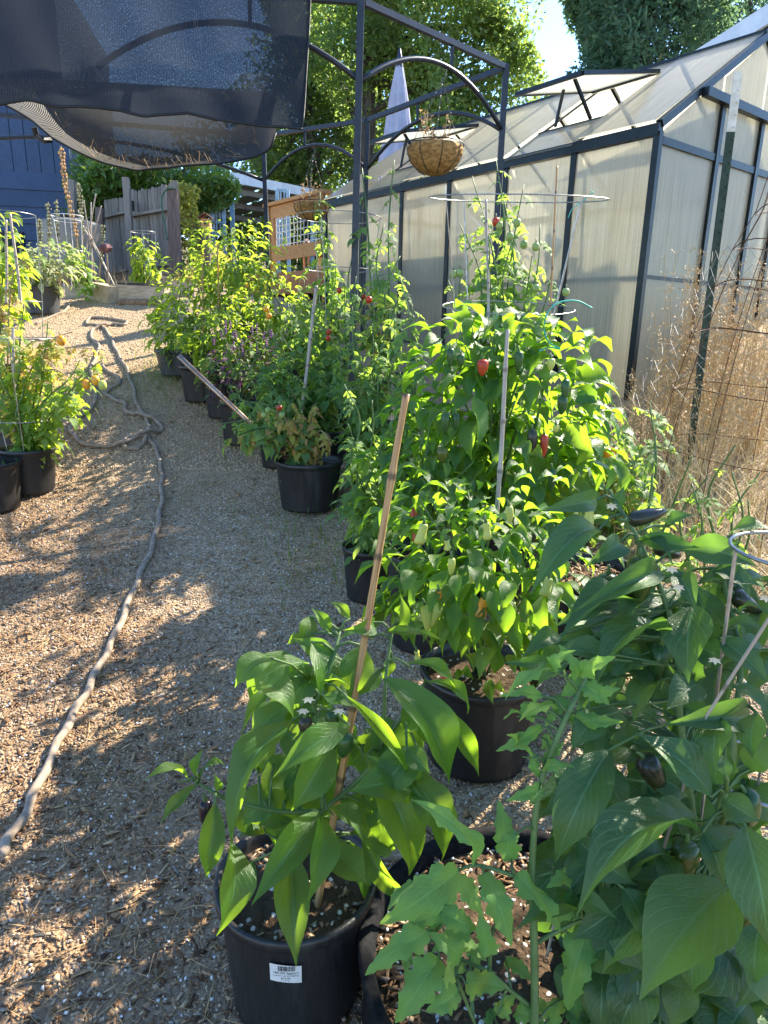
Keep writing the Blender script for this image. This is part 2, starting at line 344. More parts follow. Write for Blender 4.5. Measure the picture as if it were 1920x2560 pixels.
# knitted shade cloth
def cloth_mat(name, dens, col, ku, kv):
    m = NT(name); uvn = m.n('UVMap').outputs[0]; sp = m.n('SeparateXYZ'); m.l(uvn, sp.inputs[0])
    mp = m.n('Mapping'); mp.inputs[3].default_value = (ku, kv*.35, 1); m.l(uvn, mp.inputs[0])
    hol = m.noise(mp.outputs[0], 1.0, 2, .7)
    rib = m.math('ABSOLUTE', m.math('SINE', m.math('MULTIPLY', sp.outputs[0], ku*1.3)))
    big = m.noise(uvn, 4, 3)
    alpha = m.math('MULTIPLY', m.ramp(m.math('ADD', hol, m.math('MULTIPLY', big, .12)), .55, .74, 0, 1), m.ramp(rib, .15, .6))
    alpha = m.math('MAXIMUM', m.math('MULTIPLY', alpha, dens), dens*.14)
    mp2 = m.n('Mapping'); mp2.inputs[3].default_value = (ku*1.7, kv*.6, 1); m.l(uvn, mp2.inputs[0])
    glint = m.ramp(m.noise(mp2.outputs[0], 1.0, 2, .7), .62, .78)
    cc = m.mix(m.math('MULTIPLY', glint, .8), m.mix(rib, tuple(x*.5 for x in col), col), tuple(min(1, x*7+.05) for x in col))
    a = m.pbr(cc, .55, 0, .4, m.bump(rib, .5, .01)); t = m.n('BsdfTranslucent'); t.inputs[0].default_value = (*[x*2.2 for x in col], 1)
    m1 = m.n('MixShader'); m1.inputs[0].default_value = .4; m.l(a, m1.inputs[1]); m.l(t.outputs[0], m1.inputs[2])
    tr = m.n('BsdfTransparent'); m2 = m.n('MixShader'); m.l(alpha, m2.inputs[0]); m.l(m1.outputs[0], m2.inputs[1]); m.l(tr.outputs[0], m2.inputs[2])
    return m.done(m2.outputs[0])
M_['cloth'] = cloth_mat('black_knitted_shade_cloth', .20, (.014, .016, .021), 620, 420)
M_['clothb'] = cloth_mat('sagging_shade_cloth', .10, (.032, .030, .026), 420, 300)
# ground
m = NT('gravel_and_mulch'); c = m.coord('Object'); sp = m.n('SeparateXYZ'); m.l(c, sp.inputs[0])
n1 = m.noise(c, 1.3, 5); n2 = m.noise(c, 9, 5, .65); n3 = m.noise(c, 70, 3, .7)
vo = m.n('TexVoronoi'); m.l(c, vo.inputs['Vector']); vo.inputs['Scale'].default_value = 95
vs = m.n('SeparateColor'); m.l(vo.outputs['Color'], vs.inputs[0])
grit = m.mix(vs.outputs[0], (.20, .140, .088), (.55, .425, .285)); grit = m.mix(m.ramp(n3, .4, .7, 0, .55), grit, (.24, .17, .105))
mul = m.mix(n2, (.11, .066, .038), (.33, .215, .125)); mul = m.mix(m.ramp(vs.outputs[1], .4, .9, 0, .6), mul, (.42, .295, .185))
sand = m.mix(n2, (.34, .235, .135), (.50, .37, .235)); sand = m.mix(m.ramp(vs.outputs[0], .3, 1, 0, .45), sand, (.30, .22, .14))
far = m.ramp(m.math('ADD', sp.outputs[1], m.math('MULTIPLY', n1, 2.0)), 4.6, 7.6)
lft = m.ramp(m.math('SUBTRACT', m.math('MULTIPLY', m.math('SUBTRACT', n1, .5), 2.0), m.math('ADD', m.math('MULTIPLY', sp.outputs[1], .42), m.math('MULTIPLY', sp.outputs[0], .75))), -.95, .05)
col = m.mix(lft, grit, mul); col = m.mix(far, col, sand)
moss = m.math('MULTIPLY', m.ramp(n1, .55, .72), m.ramp(n3, .4, .6, 0, .5)); col = m.mix(moss, col, (.13, .15, .05))
deep = m.ramp(sp.outputs[1], 13, 22); col = m.mix(deep, col, m.mix(n2, (.10, .085, .045), (.22, .19, .09)))
h = m.math('ADD', m.math('MULTIPLY', vo.outputs['Distance'], -.5), m.math('ADD', m.math('MULTIPLY', n2, .8), m.math('MULTIPLY', n3, .6)))
M_['ground'] = m.done(m.pbr(col, .95, 0, .15, m.bump(h, .9, .02)))
# ============================================================ GROUND
xs = np.concatenate([np.arange(-90, -6, 4), np.arange(-6, 5, .07), np.arange(5, 91, 4)])
ys = np.concatenate([np.arange(-10, 0, 1), np.arange(0, 9, .07), np.arange(9, 16, .4), np.arange(16, 129, 4)])
XX, YY = np.meshgrid(xs, ys); ZZ = garr(XX, YY)
nx, ny = len(xs), len(ys); I = np.arange(nx*ny).reshape(ny, nx)
FQ = np.stack([I[:-1, :-1], I[:-1, 1:], I[1:, 1:], I[1:, :-1]], -1).reshape(-1, 4)
gr = link('ground', npmesh('ground', np.stack([XX, YY, ZZ], -1).reshape(-1, 3), FQ, None, True), MAT['ground'])
gr['kind'] = 'structure'
def in_view(x, y, z):
    d = np.stack([x, y, z-CAMH], -1) @ np.array(CM)
    dep = -d[:, 2]; px = 960+F*d[:, 0]/dep; py = 1280-F*d[:, 1]/dep
    return (dep > .1) & (px > -60) & (px < 1980) & (py > 600) & (py < 2620)
def scatter(n, xr, yr, dens=None, seed=0):
    r = np.random.default_rng(seed); x = r.uniform(*xr, n); y = yr[0]+(yr[1]-yr[0])*r.random(n)**1.5
    z = garr(x, y); k = in_view(x, y, z)
    if dens is not None: k &= r.random(n) < dens(x, y)
    return x[k], y[k], z[k], r
BOXF = np.array([(0, 2, 3, 1), (4, 5, 7, 6), (0, 1, 5, 4), (1, 3, 7, 5), (3, 2, 6, 7), (2, 0, 4, 6)])
def box_swarm(name, label, cat, x, y, z, L, Wd, H, r, mat, tilt=.25, off=.3):
    n = len(x); a = r.uniform(0, 2*pi, n); ti = r.normal(0, tilt, n)
    X = np.stack([np.cos(a)*np.cos(ti), np.sin(a)*np.cos(ti), np.sin(ti)], -1)
    Y = np.stack([-np.sin(a), np.cos(a), r.normal(0, tilt, n)], -1); Y /= np.linalg.norm(Y, axis=1)[:, None]
    Zv = np.cross(X, Y); C = np.stack([x, y, z+H*off+np.abs(np.sin(ti))*L*.3], -1); V = []
    for k in (-.5, .5):
        for j in (-.5, .5):
            for i in (-.5, .5):
                tp = 1-.55*abs(j+.5)*(i+.5)+r.uniform(-.15, .15, n)
                V.append(C+X*(L*i*tp)[:, None]+Y*(Wd*j*(1-.4*(i+.5)*r.random(n)))[:, None]+Zv*(H*k)[:, None])
    V = np.stack(V, 1).reshape(-1, 3); Fc = (BOXF[None]+(np.arange(n)*8)[:, None, None]).reshape(-1, 4)
    o = link(name, npmesh(name, V, Fc), mat); return settag(o, label, cat, kind='stuff')
def mulchd(x, y): return np.clip(1.15-.30*y-.42*(x+.4)+.25*np.sin(3*x+2*y), .05, 1)
x, y, z, r = scatter(64000, (-3.2, 1.6), (.7, 6.0), mulchd, 1); n = len(x)
box_swarm('wood_chips', 'tan and brown wood chip mulch spread along the path', 'wood chips', x, y, z, np.clip(r.lognormal(-4.25, .55, n), .004, .06), np.clip(r.lognormal(-5.1, .45, n), .002, .02), r.uniform(.001, .005, n), r, MAT['chip'], .3)
x, y, z, r = scatter(95000, (-3.2, 1.8), (.7, 5.5), lambda x, y: np.clip(.75+.1*np.sin(4*x)-.4*mulchd(x, y), .2, 1), 2); n = len(x)
box_swarm('gravel', 'fine grey granite grit covering the middle of the path', 'gravel', x, y, z, r.uniform(.003, .009, n), r.uniform(.003, .007, n), r.uniform(.002, .005, n), r, MAT['grit'], .5)
x, y, z, r = scatter(3000, (-2.4, 1.8), (.7, 4.5), None, 3); n = len(x)
box_swarm('perlite_grains', 'small white perlite grains sprinkled over the path', 'perlite', x, y, z, r.uniform(.004, .010, n), r.uniform(.004, .009, n), r.uniform(.004, .007, n), r, MAT['perlite'], .5)
x, y, z, r = scatter(17000, (-3.2, 1.8), (.7, 6.5), None, 4); n = len(x)
box_swarm('pine_needle_litter', 'dry pine needles and straw scattered over the path', 'pine needles', x, y, z, r.uniform(.03, .11, n), r.uniform(.0009, .0028, n), r.uniform(.001, .002, n), r, MAT['needle'], .12, 2.2)
x, y, z, r = scatter(34000, (-5, .2), (4.6, 9.6), None, 8); n = len(x)
box_swarm('gravel', 'tan pebbles and grit over the sandy head of the path', 'gravel', x, y, z, r.uniform(.006, .018, n), r.uniform(.005, .012, n), r.uniform(.003, .008, n), r, MAT['grit'], .5)
x, y, z, r = scatter(420, (-3, 1.0), (.7, 6), None, 14); n = len(x)
box_swarm('fallen_leaves', 'dry curled leaves fallen over the path', 'dry leaves', x, y, z, r.uniform(.02, .055, n), r.uniform(.01, .03, n), r.uniform(.0008, .0015, n), r, MAT['needle'], .35, 3.)
def blades(name, label, cat, x, y, z, h, lean, wd, mat, r, seg=3):
    n = len(x); a = r.uniform(0, 2*pi, n); D = np.stack([np.cos(a), np.sin(a), np.zeros(n)], -1); W = np.stack([-np.sin(a), np.cos(a), np.zeros(n)], -1)
    V = []
    for i in range(seg+1):
        t = i/seg; c = np.stack([x, y, z+h*t*(1-.25*lean*t)], -1)+D*(h*lean*t*t)[:, None]
        ww = (wd*(1-t*.9))[:, None]; V += [c-W*ww, c+W*ww]
    V = np.stack(V, 1).reshape(-1, 3); k = 2*(seg+1)
    f = np.array([(2*i, 2*i+1, 2*i+3, 2*i+2) for i in range(seg)]); Fc = (f[None]+(np.arange(n)*k)[:, None, None]).reshape(-1, 4)
    UV = np.tile(np.array([(.5, i//2/seg) for i in range(k)]), (n, 1))
    return settag(link(name, npmesh(name, V, Fc, UV), mat), label, cat, kind='stuff')
def tuft(px, py, rx, ry, n, seed):
    r = np.random.default_rng(seed); q = G(px, py); x = q.x+r.normal(0, rx, n); y = q.y+r.normal(0, ry, n); return x, y, garr(x, y), r
T = [tuft(430, 930, .16, .3, 500, 1), tuft(560, 990, .15, .2, 160, 2), tuft(760, 1330, .2, .25, 120, 3), tuft(300, 1000, .5, .5, 160, 4), tuft(840, 1420, .2, .2, 120, 5)]
x, y, z = [np.concatenate([q[i] for q in T]) for i in range(3)]; r = np.random.default_rng(9); n = len(x)
blades('grass', 'thin green grass tufts growing beside the path edge', 'grass', x, y, z, r.uniform(.05, .17, n), r.uniform(.1, .7, n), r.uniform(.001, .003, n), MAT['grass'], r)
r = np.random.default_rng(12); n = 9000; x = r.uniform(.75, 4.2, n); y = r.uniform(2.4, 5.6, n); k = (y < 5.15+.78*(x-1.85)-.05) & (x > .9+.35*(4.2-y)*(y < 4.2)); x, y = x[k], y[k]; n = len(x)
blades('dry_grass', 'dry straw coloured grass covering the ground by the greenhouse corner', 'dry grass', x, y, garr(x, y), r.uniform(.06, .52, n), r.uniform(.1, 1.3, n), r.uniform(.0012, .0042, n), MAT['straw'], r, 4)
# ============================================================ GREENHOUSE
E0 = Vector((1.843, 5.19, 2.955)); GL = Vector((-.616, .7877, 0)).normalized(); GR = Vector((GL.y, -GL.x, 0)); UZ = Vector((0, 0, 1))
PN = .70; NP = 6; HALF = 1.3; RISE = .85; BASE = 1.02
def gw(n, s, z): q = E0+GL*(PN*n)+GR*s; return Vector((q.x, q.y, z))
gh = thing('greenhouse', 'polycarbonate greenhouse with dark frame and open roof vents', 'greenhouse', gw(0, 0, BASE))
FR = MAT['ghframe']; EZ = E0.z
def panel(name, q, par, th=.01, mat=None, sub=6):
    q = [Vector(a) for a in q]; nn = (q[1]-q[0]).cross(q[-1]-q[0]).normalized(); mb = MB()
    wd = (q[1]-q[0]).length; V = [a+nn*th/2 for a in q]+[a-nn*th/2 for a in q]; n = len(q); o = q[0]; ux = (q[1]-q[0]).normalized(); uy = nn.cross(ux)
    Fc = [tuple(range(n)), tuple(range(2*n-1, n-1, -1))]+[(i, n+i, n+(i+1) % n, (i+1) % n) for i in range(n)]
    off = random.random()*9
    UV = [((a-o).dot(ux)+off, (a-o).dot(uy)) for a in V]
    mb.add(V, Fc, UV); return mb.build(name, mat or MAT['poly'], par)
for side in (0, 1):
    s = 0 if side == 0 else 2*HALF
    for n in range(NP):
        panel('wall_panel', [gw(n+.03, s, BASE), gw(n+.97, s, BASE), gw(n+.97, s, EZ-.05), gw(n+.03, s, EZ-.05)], gh)
        if side == 0 and n in (1, 4): continue
        sg = 1 if side == 0 else -1
        panel('roof_panel', [gw(n+.012, s-.05*sg, EZ+.045), gw(n+.988, s-.05*sg, EZ+.045), gw(n+.988, HALF-.02*sg, EZ+RISE+.035), gw(n+.012, HALF-.02*sg, EZ+RISE+.035)], gh, .008)
    for n in range(NP+1):
        MB().beam(gw(n, s, BASE), gw(n, s, EZ-.02), .045 if n in (0, NP) else .03, .05, GL).build('wall_post', FR, gh)
    MB().beam(gw(-.02, s, EZ-.005), gw(NP+.02, s, EZ-.005), .06, .075).build('eave_beam', FR, gh)
    MB().beam(gw(-.02, s, BASE-.02), gw(NP+.02, s, BASE-.02), .05, .08).build('base_rail', FR, gh)
    for n in range(NP+1):
        MB().beam(gw(n, s, EZ+.03), gw(n, HALF, EZ+RISE+.012), .05 if n in (0, NP) else .012, .05 if n in (0, NP) else .028, GL).build('rafter', FR, gh)
    MB().beam(gw(0, s+(.02 if side == 0 else -.02), 1.99), gw(NP, s+(.02 if side == 0 else -.02), 1.99), .012, .028).build('wall_brace', MAT['ghframe'], gh)
MB().beam(gw(-.02, HALF, EZ+RISE+.03), gw(NP+.02, HALF, EZ+RISE+.03), .05, .05).build('ridge_beam', FR, gh)
ru = (gw(0, HALF, EZ+RISE)-gw(0, 0, EZ)).normalized(); SLEN = sqrt(HALF**2+RISE**2)
def rp(n, u, lift=.04): q = gw(n, 0, EZ)+ru*u; q.z += lift; return q
for n in (1, 4):
    # lower fixed strip below the vent opening
    panel('roof_panel', [rp(n+.012, -.05), rp(n+.988, -.05), rp(n+.988, .44), rp(n+.012, .44)], gh, .008)
    MB().beam(rp(n, .45, .03), rp(n+1, .45, .03), .02, .035).build('vent_sill', FR, gh)
    vd = Vector((ru.x, ru.y, 0)).normalized()*(-1); vd = (vd*cos(radians(12.5))-UZ*sin(radians(12.5))).normalized()
    h0 = rp(n+.03, SLEN-.32, .065); h1 = rp(n+.97, SLEN-.32, .065); Lv = 1.02
    panel('roof_panel', [rp(n+.012, SLEN-.31), rp(n+.988, SLEN-.31), rp(n+.988, SLEN-.03), rp(n+.012, SLEN-.03)], gh, .008)
    a0 = h0+vd*Lv; a1 = h1+vd*Lv
    vp = panel('roof_vent', [h0, h1, a1, a0], gh, .01)
    fm = MB(); [fm.beam(p, q, .03, .03) for p, q in ((h0, h1), (h1, a1), (a1, a0), (a0, h0))]; fm.build('vent_frame', FR, vp)
    MB().beam(a0.lerp(a1, .25)+vd*-.12, rp(n+.25, .46, .05), .022, .022).build('vent_arm', FR, vp); MB().beam(a0.lerp(a1, .8)+vd*-.45, rp(n+.8, .50, .05), .02, .02).build('vent_arm', FR, vp)
for n, sg in ((0, -1), (NP, 1)):
    st = [0, .78, 1.42, 1.86, 2*HALF]
    zr = lambda s: EZ+RISE*(1-abs(s-HALF)/HALF)
    for a, b in zip(st[:-1], st[1:]):
        panel('gable_panel', [gw(n, a+.02, BASE), gw(n, b-.02, BASE), gw(n, b-.02, EZ-.09), gw(n, a+.02, EZ-.09)], gh)
        top = [gw(n, a+.02, EZ-.05), gw(n, b-.02, EZ-.05), gw(n, b-.02, zr(b)-.03)]
        if a < HALF < b: top.append(gw(n, HALF, zr(HALF)-.03))
        top.append(gw(n, a+.02, zr(a)-.03)); panel('gable_panel', top, gh)
    for s in st[1:-1]: MB().beam(gw(n, s, BASE), gw(n, s, min(zr(s)-.05, EZ+.33)), .05, .06, GL).build('gable_post', FR, gh)
    MB().beam(gw(n, .03, EZ-.07), gw(n, 2*HALF-.03, EZ-.07), .045, .05).build('gable_rail', FR, gh)
    MB().beam(gw(n+.06*sg, .46, EZ+.31), gw(n+.06*sg, 2*HALF-.46, EZ+.31), .055, .06).build('door_track', FR, gh)
    MB().beam(gw(n, 0, BASE-.02), gw(n, 2*HALF, BASE-.02), .05, .08).build('base_rail', FR, gh)
    MB().beam(gw(n, .03, 1.99), gw(n, 2*HALF-.03, 1.99), .012, .028).build('wall_brace', FR, gh)
# shelf and plants glimpsed through the panels
sh = thing('greenhouse_shelf', 'blurred shelf seen through the greenhouse side panels', 'shelf', gw(3.4, .55, g(*gw(3.4, .55, 0).xy)))
for zz in (2.0, 2.45): MB().box(gw(3.9, .5, zz), (.5, 1.8, .03), (GR, GL, UZ)).build('shelf_board', MAT['greywood'], sh)
for nn in (2.7, 5.1):
    for ss in (.3, .72): MB().beam(gw(nn, ss, BASE), gw(nn, ss, 2.5), .03, .03).build('leg', MAT['greywood'], sh)
GHP = [(1.35, .75, .42, 1.0, 'left'), (3.3, .8, .4, .85, 'middle'), (4.9, .7, .35, .8, 'far')]
# ============================================================ NAVY SHED BEHIND (upper right)
q0 = P(1700, 160, 9.5); q1 = P(1990, -25, 8.6); b = thing('navy_shed', 'navy shed with pale roof edge rising behind the greenhouse ridge', 'shed', (q1.x, q1.y, g(q1.x, q1.y)))
dr = (q1-q0); dn = Vector((dr.x, dr.y, 0)).normalized(); bk = Vector((-dn.y, dn.x, 0)); bk = bk if bk.y > 0 else -bk
e = dr.normalized(); A0 = q0-e*.9; A1 = q1+e*.6
def slab(name, a, b_, dep, th, mat, par, dz=0):
    mb = MB(); V = [a, b_, b_+bk*dep, a+bk*dep]; V = [v+UZ*dz for v in V]; mb.add(V+[v-UZ*th for v in V], [(0, 1, 2, 3), (7, 6, 5, 4), (0, 4, 5, 1), (1, 5, 6, 2), (2, 6, 7, 3), (3, 7, 4, 0)]); return mb.build(name, mat, par)
rf = slab('roof', A0, A1, 4.0, .06, MAT['navy'], b); MB().beam(A0-bk*.03-UZ*.09, A1-bk*.03-UZ*.09, .05, .20).build('rake_board', MAT['white'], b)
mb = MB(); w0, w1 = A0+bk*.35-UZ*.22, A1+bk*.35-UZ*.22; f0 = Vector((w0.x, w0.y, 2.2)); f1 = Vector((w1.x, w1.y, 2.2))
V = [f0, f1, w1, w0]; mb.add(V+[v+bk*3.2 for v in V], [(0, 1, 2, 3), (7, 6, 5, 4), (0, 4, 5, 1), (1, 5, 6, 2), (2, 6, 7, 3), (3, 7, 4, 0)]); mb.build('wall', MAT['navy'], b)
# ============================================================ GAZEBO FRAME
ZT = 3.46
GP = [(-.20, 4.66), (.83, 5.66), (-.23, 7.05), (-1.32, 7.67), (-4.7, 6.9), (-4.4, 4.9), (-1.75, 4.52)]
gz = thing('gazebo_frame', 'dark steel gazebo frame with arched top rails and no roof', 'gazebo', (-1.3, 5.7, g(-1.3, 5.7)))
MG = MAT['gazebo']
LEAN = [(-.05, 0), (0, 0), (-.03, 0), (.03, 0), (0, 0), (0, 0), (0, 0)]
for i, (x, y) in enumerate(GP):
    lx = LEAN[i][0]
    if i == 6: continue
    MB().beam((x+lx, y, g(x, y)-.05), (x, y, ZT+.02), .042, .042, (0, 1, .01)).build('post', MG, gz)
for i in range(len(GP)):
    a = Vector((*GP[i], ZT)); b2 = Vector((*GP[(i+1) % len(GP)], ZT)); L = (b2-a).length; d = (b2-a).normalized()
    if i in (5,): continue
    MB().beam(a+d*.02, b2-d*.02, .036, .036).build('top_rail', MG, gz)
    MB().tube([a.lerp(b2, t)+UZ*(-.42+.27*4*t*(1-t)) for t in [k/18 for k in range(19)]], .017, 6).build('arch_rail', MG, gz, True)
    mid = a.lerp(b2, .58); MB().beam(mid, mid-UZ*.16, .022, .022, (0, 1, 0)).build('strut', MG, gz)
a = Vector((GP[0][0]-.02, GP[0][1], 0)); d = (Vector((*GP[1], 0))-Vector((*GP[0], 0))).normalized()
for zz, l in ((1.27, .58), (1.50, .58), (1.72, .34)): MB().beam(a+UZ*zz, a+d*l+UZ*zz, .026, .026).build('trellis_rail', MG, gz)
for l, z0, z1 in ((.30, 1.0, 1.76), (.56, .9, 1.52)): MB().beam(a+d*l+UZ*z0, a+d*l+UZ*z1, .024, .024, (0, 1, 0)).build('trellis_bar', MG, gz)
# ============================================================ SHADE CLOTH
def edge(pts, u):
    xs_ = [p[0] for p in pts]; X = xs_[0]+(xs_[-1]-xs_[0])*u
    return X, float(np.interp(X, xs_, [p[1] for p in pts]))
botA = [(-260, 300), (0, 258), (70, 245), (140, 262), (250, 268), (300, 272), (360, 289), (420, 284), (470, 279), (540, 298), (640, 308), (757, 321)]
def clothA(u, v):
    X, Yp = edge(botA, u); yb = 3.85+.35*u; q = P(X, Yp, yb); qt = Vector((q.x*1.0-.02*(1-u), q.y+.45, 4.15))
    p = q.lerp(qt, v); w_ = (1-v)
    p.y += .010*sin(37*u+9*v+2*sin(5*v))*(.4+u)+.012*sin(19*u-14*v)*v*(1-v)*4; p.y += .035*sin(7*u+2*v)*(.1+v*(1-v)*3)+.006*sin(23*u+5*v)*w_; p.z += .10*sin(3.1*u+.6)*v*(1-v)*2
    return p+Vector((.045*v*u, 0, 0))
root = P(757, 321, 4.2)
ca = MB().grid(clothA, 70, 26); o = ca.build('shade_cloth', MAT['cloth'], None, True, loc=root)
settag(o, 'upper panel of black shade cloth hanging from the gazebo with straight hem', 'shade cloth')
hm = MB().tube([clothA(k/60, 0)-UZ*.006 for k in range(61)], .008, 5); hm.build('hem', MAT['black'], o, True)
hm = MB().tube([clothA(1, k/20) for k in range(21)], .006, 5); hm.build('side_hem', MAT['black'], o, True)
botB = [(-40, 250), (0, 262), (40, 285), (80, 308), (130, 345), (200, 375), (270, 405), (345, 432), (420, 428), (500, 410), (580, 396), (640, 388), (675, 376), (690, 335)]
def clothB(u, v):
    X, Yp = edge(botB, u); q = P(X, Yp, 5.0+.25*u); qt = P(X*.93+45, 190+40*u, 5.5+.5*u); p = q.lerp(qt, v)
    p.y += .22*sin(pi*min(1, v*1.2))*sin(pi*u); p.z += .035*sin(13*u+3*v)*(1-v)*.6-.09*sin(pi*v)*sin(pi*u)
    return p
q = P(345, 432, 5.1); cb = MB().grid(clothB, 60, 22); cbo = cb.build('shade_cloth', MAT['clothb'], None, True, loc=q)
settag(cbo, 'lower sagging shade cloth belly holding fallen pine needles', 'shade cloth')
MB().tube([clothB(k/60, 0) for k in range(61)], .007, 5).build('hem', MAT['black'], cbo, True)
mb = MB(); rr = random.Random(4)
for k in range(190):
    u = rr.gauss(.55, .17); v = abs(rr.gauss(.25, .18))
    if not (.05 < u < .95 and .03 < v < .8): continue
    p = clothB(u, v)+Vector((0, -.02, -.0)); aa = rr.uniform(0, pi); l = rr.uniform(.05, .16)
    dd = Vector((cos(aa), rr.uniform(-.1, .1), sin(aa)*.8)); mb.tube([p-dd*l/2, p+Vector((rr.uniform(-.01, .01), 0, rr.uniform(-.01, .01))), p+dd*l/2], .0013, 3)
o = mb.build('pine_needles', MAT['needle'], None, loc=q); settag(o, 'brown pine needles caught on the sagging shade cloth', 'pine needles', kind='stuff')
MB().tube([P(85, 318, 5.0), P(92, 340, 5.02), P(110, 352, 5.0), P(125, 350, 5.05)], .02, 6).build('tie_strap', MAT['black'], cbo)
# ============================================================ HANGING BASKETS
def basket(px, py, Y, dia, hook, label, seed):
    c = P(px, py, Y); t = thing('hanging_basket', label, 'basket', c-UZ*dia*.42, 'hanging coir baskets'); R_ = dia/2; rr = random.Random(seed)
    ph = [rr.uniform(0, 6) for _ in range(4)]
    wob = lambda a, i: 1+.035*sin(5*a+ph[0])+.03*sin(9*a+ph[1]+i)+.02*sin(17*a+i*1.3)
    prof = [(.02, -dia*.43), (R_*.35, -dia*.415), (R_*.62, -dia*.34), (R_*.84, -dia*.22), (R_*.97, -dia*.10), (R_*1.0, -.015), (R_*1.0, .012), (R_*.93, .014), (R_*.9, -.03), (R_*.5, -.06), (.01, -.06)]
    MB().lathe(prof, c, 40, wob).build('coir_liner', MAT['coir'], t, True)
    mb = MB(); mb.tube(circ(c+UZ*.025, R_*1.04, 32), .004, 5)
    for k in range(8):
        a = 2*pi*k/8+.2; mb.tube([c+Vector((cos(a)*q*R_*1.035, sin(a)*q*R_*1.035, zz*dia)) for q, zz in ((1, .05), (.99, -.1), (.86, -.225), (.64, -.345), (.36, -.425))], .003, 4)
    mb.build('wire_frame', MAT['black'], t)
    # fibres
    mb = MB()
    for k in range(170):
        a = rr.uniform(0, 2*pi); zf = rr.uniform(-.4, .02)*dia; q = R_*sqrt(max(.02, 1-(zf/(-dia*.45))**2)) if zf < 0 else R_
        p = c+Vector((cos(a)*q, sin(a)*q, zf)); dd = Vector((cos(a), sin(a), rr.uniform(-.6, .6)))*rr.uniform(.006, .02); mb.tube([p, p+dd], .0008, 3, False)
    mb.build('loose_fibre', MAT['coir'], t)['kind'] = 'stuff'
    hk = Vector(hook)
    for k in range(3):
        a = 2*pi*k/3+.5; e0 = c+Vector((cos(a)*R_, sin(a)*R_, .03)); e1 = hk-UZ*.03; mb = MB(); L = (e1-e0).length; nl = int(L/.022)
        for j in range(nl):
            p = e0.lerp(e1, (j+.5)/nl); dv = (e1-e0).normalized(); sd_ = dv.cross(Vector((cos(j*1.57+k), sin(j*1.57+k), .1))).normalized()
            mb.tube([p+dv*.012*cos(b)+sd_*.005*sin(b) for b in [2*pi*i/8 for i in range(9)]], .0013, 3, False)
        mb.build('chain', MAT['chain'], t)
    MB().tube([hk+Vector((0, 0, -.04)), hk+Vector((.02, 0, -.02)), hk+Vector((.022, 0, .02)), hk+Vector((0, 0, .03)), hk+Vector((-.015, 0, .015))], .003, 5).build('hook', MAT['chain'], t)
    # dried plant standing in it
    pl = thing('dried_plant', 'dried brown plant standing in the %s basket' % ('larger right hanging' if seed == 1 else 'smaller far hanging'), 'plant', c)
    mb = MB(); lf = MB()
    for k in range(16):
        a = rr.uniform(0, 2*pi); q = rr.uniform(0, R_*.75); p = c+Vector((cos(a)*q, sin(a)*q, 0)); hh = rr.uniform(.06, .24)
        pts = [p]
        for j in range(4): pts.append(pts[-1]+Vector((rr.uniform(-.02, .02), rr.uniform(-.02, .02), hh/4)))
        mb.tube(pts, .0022, 3)
        for p2 in pts[2:]:
            for _ in range(2):
                dd = Vector((rr.uniform(-1, 1), rr.uniform(-1, 1), rr.uniform(-.6, .8))).normalized()*.03; s2 = dd.orthogonal()*.3
                lf.add([p2, p2+dd*.5+s2, p2+dd, p2+dd*.5-s2], [(0, 1, 2, 3)], [(.5, 0), (1, .5), (.5, 1), (0, .5)])
    mb.build('stem', MAT['drystem'], pl); lf.build('dry_foliage', MAT['dryleaf'], pl)['kind'] = 'stuff'
h1 = Vector((*GP[0], 0)).lerp(Vector((*GP[1], 0)), .52); h2 = Vector((*GP[2], 0)).lerp(Vector((*GP[3], 0)), .5)
basket(1087, 372, h1.y, .385, (h1.x, h1.y, ZT-.2), 'large hanging coir basket before the greenhouse wall', 1)
basket(779, 513, h2.y, .345, (h2.x, h2.y, ZT-.2), 'smaller far hanging coir basket in front of the wire railing', 2)
# ============================================================ PATIO UMBRELLA
c = P(999, 143, 9.9); t = thing('patio_umbrella', 'closed lavender grey patio umbrella behind the greenhouse roof', 'umbrella', (c.x, c.y, 2.25))
nn = 48
def uw(a, i): return 1+(.16*cos(8*a)+.05*cos(16*a+1))*min(1, i/2)
MB().lathe([(.02, 0), (.05, -.12), (.11, -.5), (.17, -1.0), (.27, -1.5), (.33, -1.75), (.32, -1.76)], c, nn, uw).build('canopy', MAT['umbrella'], t, True)
MB().lathe([(.012, .1), (.03, .02), (.05, -.1), (.05, -.12)][::-1], c, 12).build('cap', MAT['navycap'], t, True)
MB().tube([(c.x, c.y, 2.25), (c.x, c.y, c.z-.1)], .022, 10).build('pole', MAT['gazebo'], t)
# ============================================================ DECK WITH WIRE RAILING
DS = Vector((-.80, 8.62, 0)); DZ = 2.27
dk = thing('raised_deck', 'raised redwood deck with wire mesh railing beyond the greenhouse', 'deck', (DS.x, DS.y, g(DS.x, DS.y)))
def dp(l, s, z): q = DS+GL*l+GR*s; return Vector((q.x, q.y, z))
WL = 1.36
for k in range(14): MB().box(dp(WL/2+.35, .10+.145*k, DZ-.02), (.138, WL+1.7, .032), (GR, GL, UZ)).build('deck_board', MAT['deckred'], dk)
MB().box(dp(WL/2+.35, .02, DZ-.16), (.04, WL+1.7, .25), (GR, GL, UZ)).build('fascia', MAT['deckred'], dk)
for l in (.1, 1.3, 2.2): MB().beam(dp(l, .12, g(*dp(l, .12, 0).xy)-.1), dp(l, .12, DZ-.04), .09, .09, GL).build('footing_post', MAT['deckred'], dk)
NW = MAT['newwood']
MB().box(dp(WL/2, .03, 3.115), (.14, WL+.1, .04), (GR, GL, UZ)).build('railing_cap', NW, dk)
MB().box(dp(WL/2-.02, .03, 3.02), (.04, WL-.06, .14), (GR, GL, UZ)).build('top_board', NW, dk)
